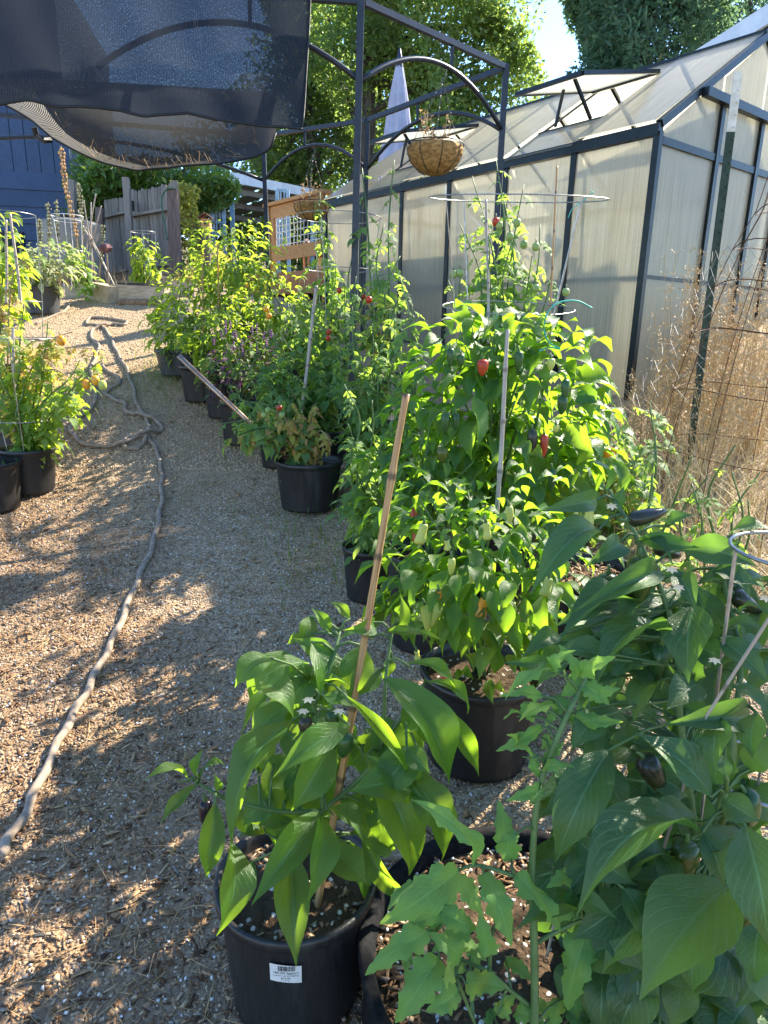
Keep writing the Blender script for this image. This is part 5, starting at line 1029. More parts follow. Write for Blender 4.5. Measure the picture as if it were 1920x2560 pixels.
vines(q_, pth[:5], .05, 'compound', 'tomato', .17, rr, 60, droop=(.4, 1.3)); vines(q_, pth[3:], .032, 'compound', 'tomato_dry', .13, rr, 120, droop=(.4, 1.4), stem_mat='drystem')
fruit_part(q_, P(698, 1012, 3.85), .035, .036, 'fr_red', 'round', name='tomato')
for a in ((670, 1018), (660, 1030), (705, 1030)): fruit_part(q_, P(*a, 3.86), .035, .036, 'fr_gtom', 'round', name='tomato')
o = MB().tube([P(720, 1148, 4.12), P(447, 890, 4.25)], .016, 10).build('metal_tube', MAT['copper'], None, True, loc=P(720, 1148, 4.12)); settag(o, 'shiny coppery tube leaning left out of the path pot', 'tube')
pots2 = [(806, 1078, 4.85, .40, 'black pot just behind the large path pot'), (845, 1048, 5.15, .36, 'black pot between the path pot and the gazebo post'), (941, 1006, 4.42, .34, 'black pot with a bare stem in front of the steel trellis'), (600, 1000, 5.0, .30, 'small black pot under the purple basil'), (505, 912, 5.7, .36, 'black pot beside the path next to the grass tuft'), (462, 872, 6.25, .52, 'large grey black tub of the far path bush'), (560, 940, 5.4, .32, 'black pot at the path edge under the dark foliage'), (700, 1085, 4.7, .3, 'black pot behind the left side of the yellowing tomato')]
PP = [gpot(a, b_, Y, d, l, 'potgrey' if d > .5 else 'pot') for a, b_, Y, d, l in pots2]
def tomato_at(pb, tips, label, seed, L=.2, every=.06, n_ind=90, mat='tomato', sr=.007, droop=(.2, 1.)):
    r_ = random.Random(seed); q_ = thing('tomato_plant', label, 'plant', pb-UZ*.05); b0 = pb-UZ*.05; ps = []
    for tx, ty, Y in tips:
        tip = P(tx, ty, Y); m1 = b0.lerp(tip, .4)+Vector((r_.uniform(-.06, .06), r_.uniform(-.06, .06), .06)); m2 = b0.lerp(tip, .75)+Vector((r_.uniform(-.06, .06), r_.uniform(-.06, .06), .03)); ps.append([b0, m1, m2, tip])
    vines(q_, ps, every, 'compound', mat, L, r_, n_ind, sr=sr, droop=droop); return q_, ps
t1, _ = tomato_at(PP[0], [(690, 860, 4.7), (740, 790, 4.8), (780, 760, 4.9), (650, 930, 4.6), (820, 800, 4.8), (840, 900, 4.7), (720, 930, 4.5), (780, 900, 4.6), (660, 1000, 4.6), (860, 960, 4.6)], 'dense green tomato plant left of the gazebo post', 82, .20, .034, 200)
t2, _ = tomato_at(PP[1], [(760, 700, 5.1), (800, 740, 5.2), (720, 760, 5.2), (860, 700, 5.0), (700, 830, 5.2), (840, 650, 5.1), (820, 560, 5.2), (800, 480, 5.25)], 'tall tomato plant with red fruit before the wire railing', 83, .19, .045, 180)
for a in ((822, 822), (820, 838), (925, 742), (910, 735), (848, 718)): fruit_part(t2, P(*a, 4.7), .04, .036, 'fr_red', 'round', name='tomato')
for a in ((665, 765), (672, 782)): fruit_part(t2, P(*a, 4.8), .042, .042, 'fr_orange', 'round', name='tomato')
t3, _ = tomato_at(PP[2], [(1000, 640, 4.4), (960, 560, 4.6), (905, 420, 4.75), (985, 400, 4.75), (960, 720, 4.5), (1020, 700, 4.3), (880, 640, 4.7)], 'leggy tomato climbing the steel trellis', 84, .17, .085, 90, sr=.009)
fruit_part(t3, P(922, 740, 4.3), .045, .042, 'fr_red', 'round', name='tomato')
rr = random.Random(85)
t4 = thing('tomato_plant', 'browning tomato foliage beside the gazebo post', 'plant', PP[2]-UZ*.05); vines(t4, [[PP[2]-UZ*.05, P(930, 850, 4.5), P(900, 780, 4.5), P(940, 735, 4.45)], [PP[2]-UZ*.05, P(960, 800, 4.5), P(980, 740, 4.5)]], .035, 'compound', 'tomato_dry', .12, rr, 60)
t8, _ = tomato_at(PP[7], [(600, 900, 4.9), (640, 850, 4.95), (690, 900, 4.8), (570, 960, 4.7), (720, 960, 4.6), (650, 960, 4.6), (610, 1010, 4.5), (560, 1000, 4.7), (680, 830, 5.0), (740, 880, 4.8)], 'wispy tomato growth spilling over the row of path pots', 89, .15, .036, 170)
t9, _ = tomato_at(PP[6], [(560, 860, 5.3), (610, 900, 5.2), (540, 930, 5.2), (640, 850, 5.3), (520, 900, 5.3), (590, 950, 5.1)], 'loose tomato stems between the chilli bush and the basil', 90, .14, .05, 80)
# bright tomato shoot column between trellis and pepper bush
cb_ = Vector((.16, 3.7, 0)); cb_.z = g(*cb_.xy); pot(cb_+UZ*.3, .32, .31, label='black pot hidden behind the thin tomato shoots')
t5, _ = tomato_at(cb_+UZ*.3, [(1000, 690, 3.7), (1030, 760, 3.6), (1010, 820, 3.6), (1040, 900, 3.5), (985, 900, 3.6), (1050, 1000, 3.4), (990, 1020, 3.4)], 'bright hairy tomato shoots left of the caged pepper', 86, .17, .05, 140)
cb3 = Vector((-.12, 4.22, 0)); cb3.z = g(*cb3.xy)+.05
t10, _ = tomato_at(cb3, [(880, 760, 4.2), (930, 800, 4.2), (850, 860, 4.2), (960, 860, 4.1), (900, 900, 4.1), (870, 960, 4.0), (990, 780, 4.1), (830, 930, 4.15), (1000, 930, 4.0), (890, 690, 4.3)], 'feathery tomato growth around the foot of the gazebo post', 96, .15, .045, 150)
cb2 = Vector((-.06, 3.15, 0)); cb2.z = g(*cb2.xy); pot(cb2+UZ*.26, .28, .27, label='small black pot under the pale tomato runners')
t6, _ = tomato_at(cb2+UZ*.26, [(860, 960, 3.1), (930, 1000, 3.1), (880, 1100, 3.0), (900, 1200, 2.9), (950, 1130, 2.9), (1000, 1050, 3.0), (920, 1290, 2.85), (985, 1200, 2.9), (870, 1060, 3.0)], 'pale tomato runners spreading beside the path', 87, .15, .055, 130)
for a, n_ in (((978, 1042), 8), ((990, 1020), 7)): flower_part(t6, P(*a, 3.0), .022, 'pinkfl', n_, name='flower')
# tall tomato against the greenhouse
tb = Vector((.74, 4.15, 0)); tb.z = g(*tb.xy); pot(tb+UZ*.34, .38, .35, label='black pot hidden below the tall tomato at the greenhouse wall')
t7, _ = tomato_at(tb+UZ*.34, [(1180, 440, 4.4), (1240, 400, 4.4), (1310, 460, 4.3), (1350, 560, 4.2), (1150, 560, 4.2), (1200, 520, 4.2), (1260, 500, 4.2), (1150, 680, 4.1), (1330, 640, 4.1), (1220, 640, 4.0), (1280, 600, 4.0), (1380, 680, 4.1), (1120, 700, 4.2)], 'tall green tomato against the greenhouse wall', 88, .19, .062, 200, droop=(.1, 1.1))
for a, mt in (((1240, 543), 'fr_red'), ((1293, 546), 'fr_gtom'), ((1310, 600), 'fr_gtom'), ((1340, 606), 'fr_gtom'), ((1134, 675), 'fr_gtom'), ((1150, 672), 'fr_gtom'), ((1275, 580), 'fr_gtom'), ((1248, 552), 'fr_gtom'), ((1340, 710), 'fr_gtom'), ((1262, 780), 'fr_red'), ((1415, 720), 'fr_gtom')): fruit_part(t7, P(*a, 3.9), .046, .042, mt, 'round', name='tomato')
o = cane(P(1222, 860, 3.9), P(1216, 500, 4.1), .008, 'greycane', 'rough pale stake inside the tall greenhouse tomato')
cane(P(752, 1040, 4.55), P(792, 715, 4.7), .011, 'greycane', 'long pale cane in the dense tomato by the path')
rc = PP[1]; ringcage(Vector((rc.x, rc.y, g(rc.x, rc.y))), [(.30, P(800, 540, 5.1).z-g(rc.x, rc.y)), (.25, P(800, 672, 5.1).z-g(rc.x, rc.y)), (.2, .6)], 3, 'wire cage around the tall tomato by the wire railing', .003, rot=.2, foot=.1)
# basil and far bushes
rr = random.Random(91); q_ = thing('basil_plant', 'purple flowering basil mound beside the path', 'plant', PP[3]-UZ*.04)
bush(q_, PP[3]-UZ*.04, P(615, 915, 5.15), (.36, .3, .26), 380, 'ovate', 'basil', .06, rr, 160, .62, (.0, .9), 8)
for k in range(26):
    a = P(rr.uniform(535, 690), rr.uniform(820, 895), 5.05+rr.uniform(-.05, .3)); mb = MB()
    for j in range(4): mb.lathe([(.003, 0), (.008, .006), (.007, .012), (.002, .016)], a+UZ*(j*.016), 5, lambda b_, i: 1+.3*sin(5*b_+j))
    mb.build('flower_spike', MAT['purplefl'], q_)
def bush_thing(pb, c, rad, n, key, mat, L, label, seed, n_ind=150, wr=.42, droop=(.1, 1.1), name='pepper_plant', **kw):
    q_ = thing(name, label, 'plant', pb-UZ*.05); bush(q_, pb-UZ*.05, c, rad, n, key, mat, L, random.Random(seed), n_ind, wr, droop, **kw); return q_
b1 = bush_thing(PP[5], P(480, 800, 6.2), (.40, .36, .42), 620, 'lance', 'bush', .10, 'dense chilli bush in the large tub by the path', 92, 300)
b2_ = bush_thing(PP[4], P(545, 860, 5.7), (.34, .32, .36), 420, 'lance', 'bush', .095, 'chilli bush left of the purple basil', 93, 200)
pb = Vector((-1.35, 6.6, 0)); pb.z = g(*pb.xy); pot(pb+UZ*.34, .42, .35, label='black pot hidden below the tallest far chilli bush')
b3 = bush_thing(pb+UZ*.34, P(585, 680, 6.6), (.46, .40, .50), 700, 'lance', 'bush', .10, 'tallest far chilli bush in front of the deck', 94, 300)
pb = Vector((-.75, 6.0, 0)); pb.z = g(*pb.xy); pot(pb+UZ*.34, .40, .35, label='black pot hidden behind the basil and dense tomato')
b4 = bush_thing(pb+UZ*.34, P(690, 800, 5.9), (.42, .36, .45), 500, 'lance', 'bush', .10, 'green bush between the chilli bushes and the gazebo post', 95, 220)
for a in ((512, 690), (508, 670), (586, 690), (660, 600), (645, 640), (620, 715)):
    fruit_part(b3, P(*a, 6.1), .055, .012, 'fr_green', 'long', (.2, 0, 1), 'chilli')
for a in ((545, 668), (618, 705)): fruit_part(b3, P(*a, 6.1), .05, .02, 'fr_orange', 'long', (.1, 0, -1), 'chilli')
cane(P(507, 850, 6.0), P(507, 660, 6.0), .007, 'bamboo', 'thin brown stake in the far chilli bush', nodes=False)
cane(P(546, 800, 6.1), P(545, 610, 6.1), .007, 'bamboo', 'second brown stake in the tallest far chilli bush', nodes=False)
for k in range(9): fruit_part(b2_, P(410+rr.uniform(0, 180), 720+rr.uniform(0, 90), 5.55), .05, .012, 'fr_dark', 'long', (rr.uniform(-.4, .4), 0, 1), 'chilli')
# ============================================================ LEFT SIDE POTS AND TOMATO
rA = gpot(66, 1116, 4.3, .335, 'black pot with white stake legs at the left edge', n=40)
rB = gpot(-26, 1150, 4.05, .33, 'black pot cut by the left edge of the picture', n=40); rC = gpot(20, 1082, 4.75, .30, 'black pot with pale rim behind the left edge pots', 'potgrey', n=36)
rr = random.Random(101)
l1, _ = tomato_at(rA, [(60, 760, 4.5), (120, 800, 4.4), (200, 900, 4.2), (255, 900, 4.2), (30, 850, 4.3), (0, 900, 4.3), (130, 960, 4.2), (60, 950, 4.2), (230, 930, 4.1), (-30, 800, 4.5), (150, 1010, 4.2), (100, 880, 4.3)], 'yellow green tomato leaning over the path at left', 102, .17, .048, 200, 'bush')
l2 = thing('tomato_plant', 'yellowed tomato branches bearing orange fruit at left', 'plant', rC-UZ*.05); vines(l2, [[rC-UZ*.05, P(90, 900, 4.5), P(160, 870, 4.3), P(262, 875, 4.2)], [rC-UZ*.05, P(60, 880, 4.5), P(120, 850, 4.4), P(180, 830, 4.3)], [rC-UZ*.05, P(20, 850, 4.6), P(30, 700, 4.7), P(60, 640, 4.8)], [rC-UZ*.05, P(-20, 900, 4.6), P(-10, 800, 4.6), P(10, 720, 4.7)], [rC-UZ*.05, P(110, 930, 4.4), P(200, 960, 4.2)]], .04, 'compound', 'tomato_dry', .15, rr, 130, stem_mat='drystem')
for a, mt in (((213, 948), 'fr_orange'), ((236, 938), 'fr_orange'), ((254, 950), 'fr_yellow'), ((150, 838), 'fr_orange'), ((6, 838), 'fr_yellow'), ((18, 842), 'fr_yellow')): fruit_part(l2, P(*a, 4.1), .062, .05, mt, 'round', (.1, 0, -1), 'tomato')
pb = Vector((-3.15, 5.6, 0)); pb.z = g(*pb.xy); pot(pb+UZ*.3, .36, .31, label='black pot hidden behind the left tomatoes')
bush_thing(pb+UZ*.3, P(-25, 680, 5.6), (.30, .3, .42), 300, 'pepperM', 'bush', .13, 'bright yellow green pepper bush at the left edge', 103, 200, .5)
cane(P(36, 1080, 4.3), P(34, 820, 4.4), .010, 'greycane', 'pale stake tied inside the left tomato'); cane(P(52, 760, 5.3), P(27, 535, 5.4), .011, 'greycane', 'pale stake standing at the upper left edge'); cane(P(15, 760, 5.3), P(17, 550, 5.4), .009, 'greycane', 'shorter pale stake at the far left edge')
ringcage(Vector((rA.x, rA.y, rA.z-.1)), [(.24, P(40, 845, 4.3).z-rA.z+.1), (.17, .28)], 3, 'wire cage standing in the left tomato pot', .0028, rot=.9, foot=.05)
q = P(10, 535, 5.6); ringcage(Vector((q.x, q.y, g(q.x, q.y))), [(.22, q.z-g(q.x, q.y)), (.2, .8), (.17, .5)], 3, 'wire cage ring above the left yellow green bush', .003, rot=.5, foot=0)
# upper left pot
rK = gpot(102, 716, 8.1, .40, 'grey black pot at the upper left end of the path', 'potgrey', n=40)
bush_thing(rK, P(110, 665, 8.0), (.36, .3, .24), 320, 'ovate', 'varieg', .11, 'variegated leafy plant in the upper left pot', 104, 150, .5, name='leafy_plant')
k1, _ = tomato_at(rK+Vector((.35, .5, .1)), [(120, 590, 8.4), (165, 585, 8.4), (200, 600, 8.3), (215, 620, 8.3), (150, 610, 8.4)], 'thin tomato beside the water tank with one green fruit', 105, .2, .08, 50); fruit_part(k1, P(170, 608, 8.1), .07, .065, 'fr_gtom', 'round', name='tomato')
q = P(168, 540, 9.0); ringcage(Vector((q.x, q.y, g(q.x, q.y))), [(.185, q.z-g(q.x, q.y)), (.16, .9), (.14, .55)], 4, 'white wire cage in front of the beige tank', .0045, rot=.2, foot=0, mat='whitepaint')
q = P(357, 580, 9.6); ringcage(Vector((q.x, q.y, g(q.x, q.y))), [(.16, q.z-g(q.x, q.y)), (.14, .45)], 4, 'wire cage around the small pepper before the gate', .004, rot=.3, foot=0, mat='wire')
pb = P(360, 712, 9.6); pb.z = g(pb.x, pb.y)+.1; bush_thing(pb, P(362, 655, 9.6), (.20, .2, .34), 110, 'pepperM', 'bush', .15, 'small pepper plant in front of the wooden gate', 106, 100, .45)
o = MB().box(pb+UZ*-.02, (.6, .35, .12)).build('seed_tray', MAT['pot'], None, loc=pb); settag(o, 'flat black tray below the small pepper by the gate', 'tray')
# stick teepee
tp = P(229, 590, 9.7)
for k, (a, b_) in enumerate((((195, 525), (292, 728)), ((210, 500), (243, 735)), ((228, 506), (229, 735)), ((240, 485), (198, 720)), ((254, 515), (196, 735)), ((198, 545), (290, 722)))):
    lab = ['left leaning', 'second', 'upright middle', 'tallest right', 'right leaning', 'lower left'][k]; cane(P(*b_, 9.7+.12*sin(k*2)), P(*a, 9.7-.12*sin(k*2)), .010, 'greycane', lab+' stick of the bean teepee by the tank', 'bean_stick', False, 6)
cane(P(233, 738, 9.3), P(166, 652, 9.3), .012, 'bamboo', 'brown stick leaning from the bed plank'); 
def seedstalk(pts, Y, r_, mat, label, stem='drystem'):
    p = spline([P(*a, Y) for a in pts], 6); p0 = p[0].copy(); zb = g(p0.x, p0.y); t_ = thing('seed_stalk', label, 'seed stalk', (p0.x, p0.y, zb)); MB().tube([Vector((p0.x, p0.y, zb))]+p, .008, 5).build('stem', MAT[stem], t_); mb = MB(); r2 = random.Random(len(label))
    for i in range(len(p)-1):
        n = max(1, int((p[i+1]-p[i]).length/.035))
        for j in range(n):
            for a in (0, 2.1, 4.2):
                if i < len(p)*.22: continue
                c_ = p[i].lerp(p[i+1], j/n); a2 = a+r2.uniform(0, 1)+j; c_ = c_+Vector((cos(a2), sin(a2), 0))*r_*r2.uniform(.3, 1.1); r_0 = r_; r_ = r_*r2.uniform(.5, 1.05); mb.lathe([(.004, -r_*.7), (r_*.6, -r_*.3), (r_*.62, r_*.3), (.004, r_*.8)], c_, 5); r_ = r_0
    mb.build('seed_pods', MAT[mat], t_)['kind'] = 'stuff'
seedstalk([(200, 700), (192, 600), (180, 540), (165, 470), (157, 420), (152, 365)], 9.2, .032, 'stalk', 'tall orange brown seed stalk leaning below the shade cloth')
seedstalk([(210, 700), (206, 560), (200, 500), (194, 455)], 9.4, .030, 'stalkgrey', 'grey seed stalk right of the tall orange one')
seedstalk([(124, 640), (122, 560), (120, 505)], 9.4, .032, 'stalkgrey', 'grey seed stalk standing against the blue wall'); seedstalk([(143, 640), (143, 560), (142, 498)], 9.4, .032, 'stalkgrey', 'grey seed stalk right beside the white cage'); seedstalk([(100, 640), (99, 590), (97, 545)], 9.4, .028, 'stalkgrey', 'leftmost short grey seed stalk by the blue wall'); seedstalk([(245, 720), (252, 640), (256, 600), (255, 560)], 9.6, .028, 'stalkgrey', 'grey seed stalk in front of the fence boards')
q = P(264, 620, 9.5); t_ = thing('allium_plant', 'round purple brown allium seed head in front of the fence', 'seed head', (q.x, q.y, g(q.x, q.y))); MB().tube([(q.x, q.y, g(q.x, q.y)), (q.x+.01, q.y, q.z)], .009, 5).build('stem', MAT['drystem'], t_); MB().lathe([(.01, -.06), (.06, -.045), (.085, 0), (.06, .045), (.01, .055)], q, 12, lambda a, i: 1+.18*sin(6*a+i)).build('head', MAT['maroon'], t_)
# weeds behind the raised bed
r = np.random.default_rng(44); n = 900; q = P(300, 720, 10); x = r.uniform(-5.6, -2.6, n); y = r.uniform(9.0, 12.2, n)
blades('bed_weeds', 'thin dry weeds filling the raised bed before the fence', 'weeds', x, y, garr(x, y), r.uniform(.05, .45, n), r.uniform(.1, .9, n), r.uniform(.002, .005, n), MAT['drystem'], r)
# ============================================================ RIGHT SIDE: T-POST, RUSTY CAGE, DRY WEEDS, THIN TOMATOES
pb = G(1722, 1150); top = P(1846, 180, pb.y-.08); tpo = thing('metal_fence_post', 'studded green metal fence post with a white painted top', 'post', pb)
d_ = (top-pb).normalized(); cut = pb.lerp(top, 1-(310-180)/(1150-180.)); ax = Vector((1, 0, 0)); ay = d_.cross(ax).normalized(); ax = ay.cross(d_)
for a, b_, mt, nm_ in ((pb, cut, 'tpost', 'shaft'), (cut, top, 'whitepaint', 'white_top')):
    mb = MB(); c_ = (a+b_)/2; L = (b_-a).length; mb.box(c_, (.046, .007, L), (ax, ay, d_)); mb.box(c_+ay*.018, (.006, .034, L), (ax, ay, d_)); mb.build(nm_, MAT[mt], tpo)
for k in range(34):
    p = pb+d_*(.2+k*.06)
    if (p-pb).length < (top-pb).length-.03: MB().lathe([(.008, 0), (.006, .007), (.002, .009)], p-ay*.002+ax*.012, 8, None, (ax, d_, -ay)).build('stud', MAT['tpost' if (p-pb).length < (cut-pb).length else 'whitepaint'], tpo, True)
ca_ = P(1985, 700, 3.3); cb0 = Vector((ca_.x, ca_.y, g(ca_.x, ca_.y)))
rg = [(P(1985, py, 3.3).z-cb0.z) for py in (522, 612, 712, 830, 980, 1130)]
rad = [.20, .27, .33, .39, .45, .50]
t_ = thing('tomato_cage', 'rusty upside down wire cage at the right edge over dry weeds', 'cage', cb0)
for z_, r_ in zip(rg, rad): MB().tube([q+Vector((0, 0, .012*sin(7*i))) for i, q in enumerate(circ(cb0+UZ*max(.05, z_), r_, 36))], .0024, 5, False).build('ring', MAT['rust'], t_, True)
for k in range(12):
    a = 2*pi*k/12+.1; MB().tube([cb0+Vector((cos(a)*r_, sin(a)*r_, max(.02, z_))) for r_, z_ in [(.14, rg[0]+.34)]+list(zip(rad, rg))+[(.53, .0)]], .0020, 4).build('leg', MAT['rust'], t_)
mb = MB(); r2 = random.Random(6)
for row in range(9):
    z_ = rg[1]-.05-row*.085; pts = []
    for k in range(40):
        a = 2*pi*k/40; pts.append(cb0+Vector((cos(a)*(.36+.035*row), sin(a)*(.36+.035*row), max(.02, z_+(.03 if (k+row) % 2 else -.03)+r2.uniform(-.012, .012)))))
    mb.tube(pts, .0014, 3)
o = mb.build('chicken_wire', MAT['dullwire'], None, loc=cb0); settag(o, 'crumpled chicken wire wrapped round the rusty cage', 'wire')
def dryweed(px, Y, hpx_top, spread, n, label, seed, green=False):
    b0 = P(px, 1000, Y); b0.z = g(b0.x, b0.y); zt = P(px, hpx_top, Y).z; r2 = random.Random(seed); t_ = thing('dried_weed', label, 'weed', b0); mb = MB(); hd_ = MB()
    for k in range(n):
        a = r2.uniform(0, 2*pi); h_ = (zt-b0.z)*r2.uniform(.45, 1); sp_ = spread*r2.uniform(.1, 1); e = b0+Vector((cos(a)*sp_, sin(a)*sp_*.7, h_)); st = b0+Vector((cos(a)*sp_*.25, sin(a)*sp_*.2, 0)); mid = st.lerp(e, .5)+Vector((r2.uniform(-.05, .05), r2.uniform(-.05, .05), .04)); p = spline([st, mid, e], 5); mb.tube(p, [.003-.0018*i/len(p) for i in range(len(p))], 3)
        for i in range(3, len(p)):
            for j in range(5):
                dd = (Vector((r2.uniform(-1, 1), r2.uniform(-1, 1), r2.uniform(-.1, 1.2)))).normalized()*r2.uniform(.015, .045); q1 = p[i]+dd; mb.tube([p[i], q1], .0010, 3, False); s2 = dd.orthogonal().normalized()*.006; hd_.add([q1, q1+dd*.2+s2, q1+dd*.45, q1+dd*.2-s2], [(0, 1, 2, 3)], [(.5, 0), (1, .5), (.5, 1), (0, .5)])
    mb.build('stem', MAT['weedstem'], t_); hd_.build('seed_husks', MAT['weedstem'], t_)['kind'] = 'stuff'
dryweed(1690, 4.55, 625, .26, 40, 'tall straw coloured weed against the greenhouse gable', 201)
dryweed(1800, 4.6, 660, .34, 54, 'bushy dried weed behind the green metal post', 202)
dryweed(1890, 4.2, 640, .32, 46, 'dried weed inside the rusty wire cage', 203); dryweed(1630, 4.3, 930, .16, 12, 'short dry weed at the greenhouse corner post', 204); dryweed(1790, 3.8, 830, .30, 18, 'dried weed in front of the green metal post', 205)
for k, (tips, lab, bx) in enumerate((([(1625, 1010, 2.3), (1640, 1090, 2.3), (1730, 1140, 2.25)], 'thin tomato stem rising before the dry grass', 1628), ([(1840, 1110, 2.2), (1830, 1180, 2.2), (1900, 1180, 2.2), (1870, 1250, 2.2)], 'thin tomato stem with curled tip near the right edge', 1832), ([(1730, 1210, 2.3), (1770, 1190, 2.3), (1750, 1260, 2.3)], 'shortest thin tomato stem in the dry grass', 1728))):
    b0 = P(bx, 1400, 2.3); b0.z = g(b0.x, b0.y)+.05; tomato_at(b0, tips, lab, 210+k, .13, .11, 40, sr=.006)
# ============================================================ TREES
def crown_leaves(n, clumps, size, seed, elong=1.7, flat=0., droop=0.):
    r = np.random.default_rng(seed); C = np.array([q[0] for q in clumps], float); Rr = np.array([q[1] for q in clumps], float); vol = Rr.prod(1)**.75; k = r.choice(len(C), n, p=vol/vol.sum())
    v = r.normal(size=(n, 3)); v /= np.linalg.norm(v, axis=1)[:, None]; rad = .25+.75*r.random(n)**.45
    # sub-clumping so that light and dark bunches and gaps appear
    p = C[k]+v*Rr[k]*rad[:, None]; cl = size*7; p = p+np.sin(p/cl*2.1+np.roll(p, 1, axis=1)/cl*1.7)*cl*.32
    nrm = r.normal(size=(n, 3))+np.array([0, 0, .6]); nrm /= np.linalg.norm(nrm, axis=1)[:, None]
    d = r.normal(size=(n, 3)); d[:, 2] -= droop; d -= nrm*(d*nrm).sum(1)[:, None]; d /= np.linalg.norm(d, axis=1)[:, None]; s = np.cross(nrm, d); L = size*r.uniform(.6, 1.35, n)
    a = d*(L/2)[:, None]; b_ = s*(L/elong/2)[:, None]; up = nrm*(L*.10)[:, None]
    V = np.stack([p-a, p-b_+up, p+a, p+b_+up], 1).reshape(-1, 3); UV = np.tile([(.5, 0), (0, .5), (.5, 1), (1, .5)], (n, 1)); Fc = np.arange(4*n).reshape(n, 4); return V, Fc, UV
def tree(name, label, base, tr, clumps, n, size, mat, seed, elong=1.7, droop=0., limbs=True, trunk_top=None, cat='tree'):
    base = Vector(base); t_ = thing(name, label, cat, base); r2 = random.Random(seed)
    ct = sum((Vector(q[0]) for q in clumps), Vector())/len(clumps); topz = trunk_top or ct.z; m_ = base.lerp(Vector((ct.x, ct.y, topz)), .5)+Vector((r2.uniform(-.3, .3), 0, 0)); tp_ = Vector((ct.x*.5+base.x*.5, ct.y*.5+base.y*.5, topz)); sp_ = spline([base-UZ*.2, m_, tp_], 8); MB().tube(sp_, [tr*(1.15-.75*i/len(sp_)) for i in range(len(sp_))], 9).build('trunk', MAT['bark'], t_, True)
    if limbs:
        for c_, R_ in clumps:
            c_ = Vector(c_); st = sp_[min(len(sp_)-1, int(len(sp_)*r2.uniform(.3, .9)))]; mid = st.lerp(c_, .5)+Vector((r2.uniform(-.4, .4), r2.uniform(-.4, .4), r2.uniform(-.1, .5))); p = spline([st, mid, c_], 6); MB().tube(p, [tr*.42*(1-.75*i/len(p)) for i in range(len(p))], 6).build('limb', MAT['bark'], t_, True)
    V, Fc, UV = crown_leaves(n, clumps, size, seed, elong, 0, droop); o = link('crown', npmesh('crown', V-np.array(base), Fc, UV), MAT[mat], t_); o['kind'] = 'stuff'; return t_
def cl(px, py, Y, rx, rz, ry=None): q = P(px, py, Y); return (tuple(q), (rx, ry or rx, rz))
def gb(px, Y): q = P(px, 600, Y); return (q.x, q.y, g(q.x, q.y))
tree('oak_tree', 'large sunlit oak with yellow green leaves behind the umbrella', gb(768, 19), .26, [cl(1050, 60, 18, 1.5, 1.3), cl(1200, 150, 18, 1.3, 1.2), cl(1265, 60, 18.5, .9, 1.1), cl(1170, -60, 18, 1.6, 1.2), cl(960, -40, 18, 1.5, 1.2), cl(900, 120, 18.5, 1.2, 1.0), cl(1100, 250, 18, 1.3, .9), cl(1270, 250, 18, .9, .9), cl(950, 250, 19, 1.0, .9), cl(1180, 340, 18, 1.2, .7), cl(820, 40, 19, 1.1, 1.2)], 34000, .125, 'oak', 301, trunk_top=8.5)
tree('added_shade_tree', 'unseen tree added beyond the right edge to shade the foreground', (3.3, 3.1, g(3.3, 3.1)), .05, [((2.61, 3.02, 3.12), (.42, .42, .40)), ((2.17, 3.53, 3.48), (.2, .2, .2)), ((2.4, 2.3, 2.5), (.35, .35, .3)), ((3.3, 3.2, 3.6), (.45, .45, .4))], 1300, .12, 'oakdark', 311, trunk_top=3.2)  # out-of-frame tree added so its crown shades the foreground plants
tree('oak_tree', 'shaded oak with dark trunk left of the umbrella', gb(760, 21), .30, [cl(760, 130, 21, 1.3, 1.3), cl(830, 250, 21, 1.3, 1.2), cl(720, 300, 21, 1.2, 1.1), cl(820, 380, 21, 1.2, .9), cl(700, 400, 21, 1.2, .8), cl(900, 350, 21, 1.2, .9), cl(760, -20, 21, 1.4, 1.2), cl(640, 330, 21.5, 1.0, 1.0)], 24000, .14, 'oakdark', 302, trunk_top=8)
tree('oak_tree', 'background oak filling the gap above the carport', gb(700, 30), .3, [cl(640, 420, 28, 1.8, 1.0), cl(740, 440, 28, 1.8, 1.0), cl(840, 440, 29, 1.8, 1.0), cl(560, 400, 28, 1.6, 1.4), cl(940, 430, 28, 1.8, 1.0), cl(1060, 400, 28, 1.8, 1.2), cl(680, 330, 30, 1.8, 1.2), cl(900, 340, 30, 1.8, 1.3), cl(1180, 380, 29, 2, 1.2), cl(800, 220, 31, 2.0, 1.6), cl(1000, 200, 31, 2.0, 1.8), cl(720, 100, 31, 1.8, 1.6), cl(900, 60, 32, 1.8, 1.8), cl(1100, 280, 31, 2, 1.3)], 24000, .20, 'oak', 303, limbs=False)
con = []
for k, (px, py, rx, rz) in enumerate(((1600, -80, 2.0, 1.6), (1550, 40, 1.8, 1.3), (1640, 40, 1.9, 1.3), (1510, 120, 1.6, 1.1), (1580, 130, 2.0, 1.2), (1680, 110, 1.7, 1.2), (1470, 210, 1.5, .9), (1540, 220, 2.0, 1.0), (1640, 200, 1.9, 1.0), (1450, 290, 1.5, .8), (1560, 300, 2, .9), (1550, -60, 1.4, 1.2), (1660, -40, 1.5, 1.2), (1430, 300, 1.2, .8))): con.append(cl(px, py, 26, rx, rz))
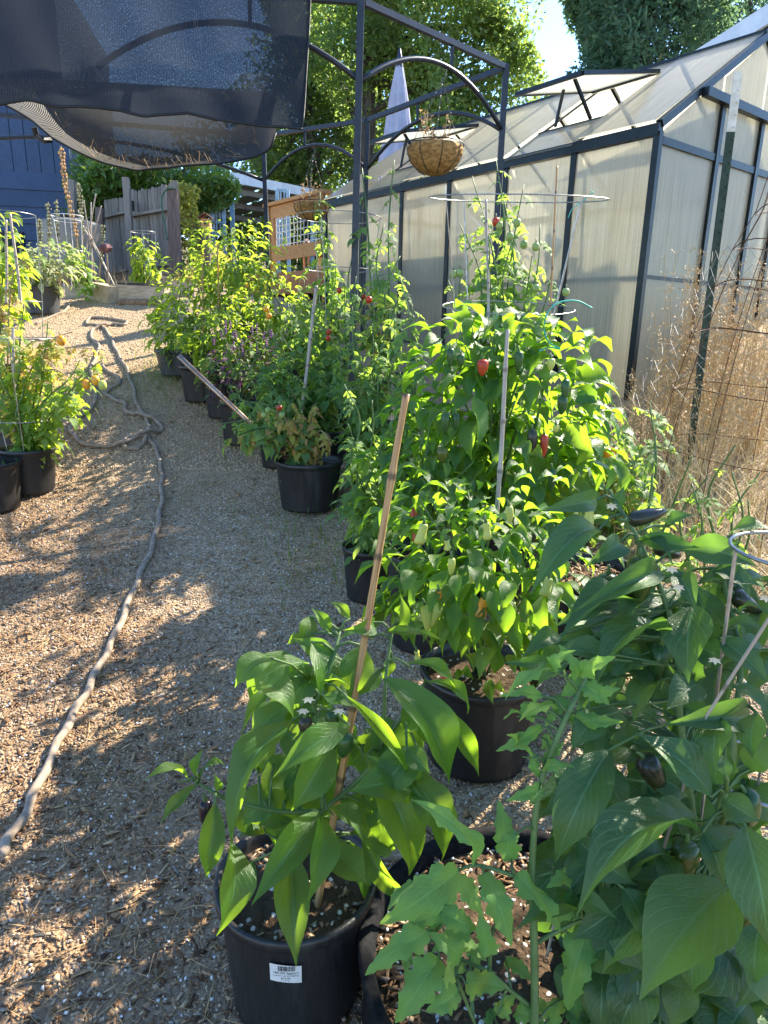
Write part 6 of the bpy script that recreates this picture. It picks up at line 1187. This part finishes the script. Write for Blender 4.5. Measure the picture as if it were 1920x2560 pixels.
tree('conifer_tree', 'large dark blue green conifer above the greenhouse roof', gb(1560, 27), .35, con, 34000, .30, 'conifer', 304, elong=3.4, droop=.5)
tree('conifer_tree', 'feathery conifer at the top right behind the shed roof', gb(1850, 30), .3, [cl(1800, 40, 29, 1.4, 1.4), cl(1870, -20, 29, 1.6, 1.4), cl(1820, 140, 29, 1.3, 1.0), cl(1760, -60, 30, 1.2, 1.4), cl(1900, 90, 30, 1.3, 1.2)], 11000, .30, 'conifer', 305, elong=4, droop=.5)
tree('laurel_bush', 'glossy laurel bush spreading above the fence and gate', gb(330, 14.2), .12, [cl(250, 460, 14.2, .7, .5), cl(300, 440, 14.2, .8, .5), cl(380, 430, 14.2, .9, .55), cl(460, 430, 14, .8, .6), cl(500, 440, 14.0, .5, .45), cl(240, 530, 14.2, .5, .4), cl(420, 500, 14.2, .8, .5), cl(220, 420, 14.5, .6, .6), cl(440, 520, 13.8, .4, .4)], 11000, .16, 'laurel', 306, elong=2.4, droop=.4, cat='bush')
tree('yellow_shrub', 'yellow green shrub right of the gate post', gb(480, 12.6), .05, [cl(470, 560, 12.6, .35, .5), cl(480, 520, 12.6, .28, .35), cl(470, 640, 12.6, .35, .5), cl(490, 620, 12.6, .25, .4)], 2400, .09, 'yshrub', 307, cat='bush')
tree('shrub', 'dark shrub behind the birdhouse under the carport', gb(600, 21), .08, [cl(600, 560, 21, 1.2, .9), cl(690, 570, 21, 1.2, .9), cl(560, 610, 20, 1.0, .8), cl(760, 600, 21, 1.2, .9), cl(650, 640, 20, 1.2, .8)], 7000, .16, 'oakdark', 308, limbs=False, cat='bush')
tree('shrub', 'low green shrub at the foot of the birdhouse post', gb(520, 11.2), .04, [cl(500, 690, 11.2, .5, .35), cl(560, 680, 11.2, .5, .35), cl(470, 700, 11.4, .4, .3)], 2200, .08, 'yshrub', 309, limbs=False, cat='bush')
q = G(470, 700); mb = MB().lathe([(.12, 0), (.15, .05), (.14, .1), (.02, .12)], (q.x, q.y, q.z+.35), 12); o = mb.build('garden_ornament', MAT['redtag'], None, True, loc=q)
bpy.data.objects.remove(o)
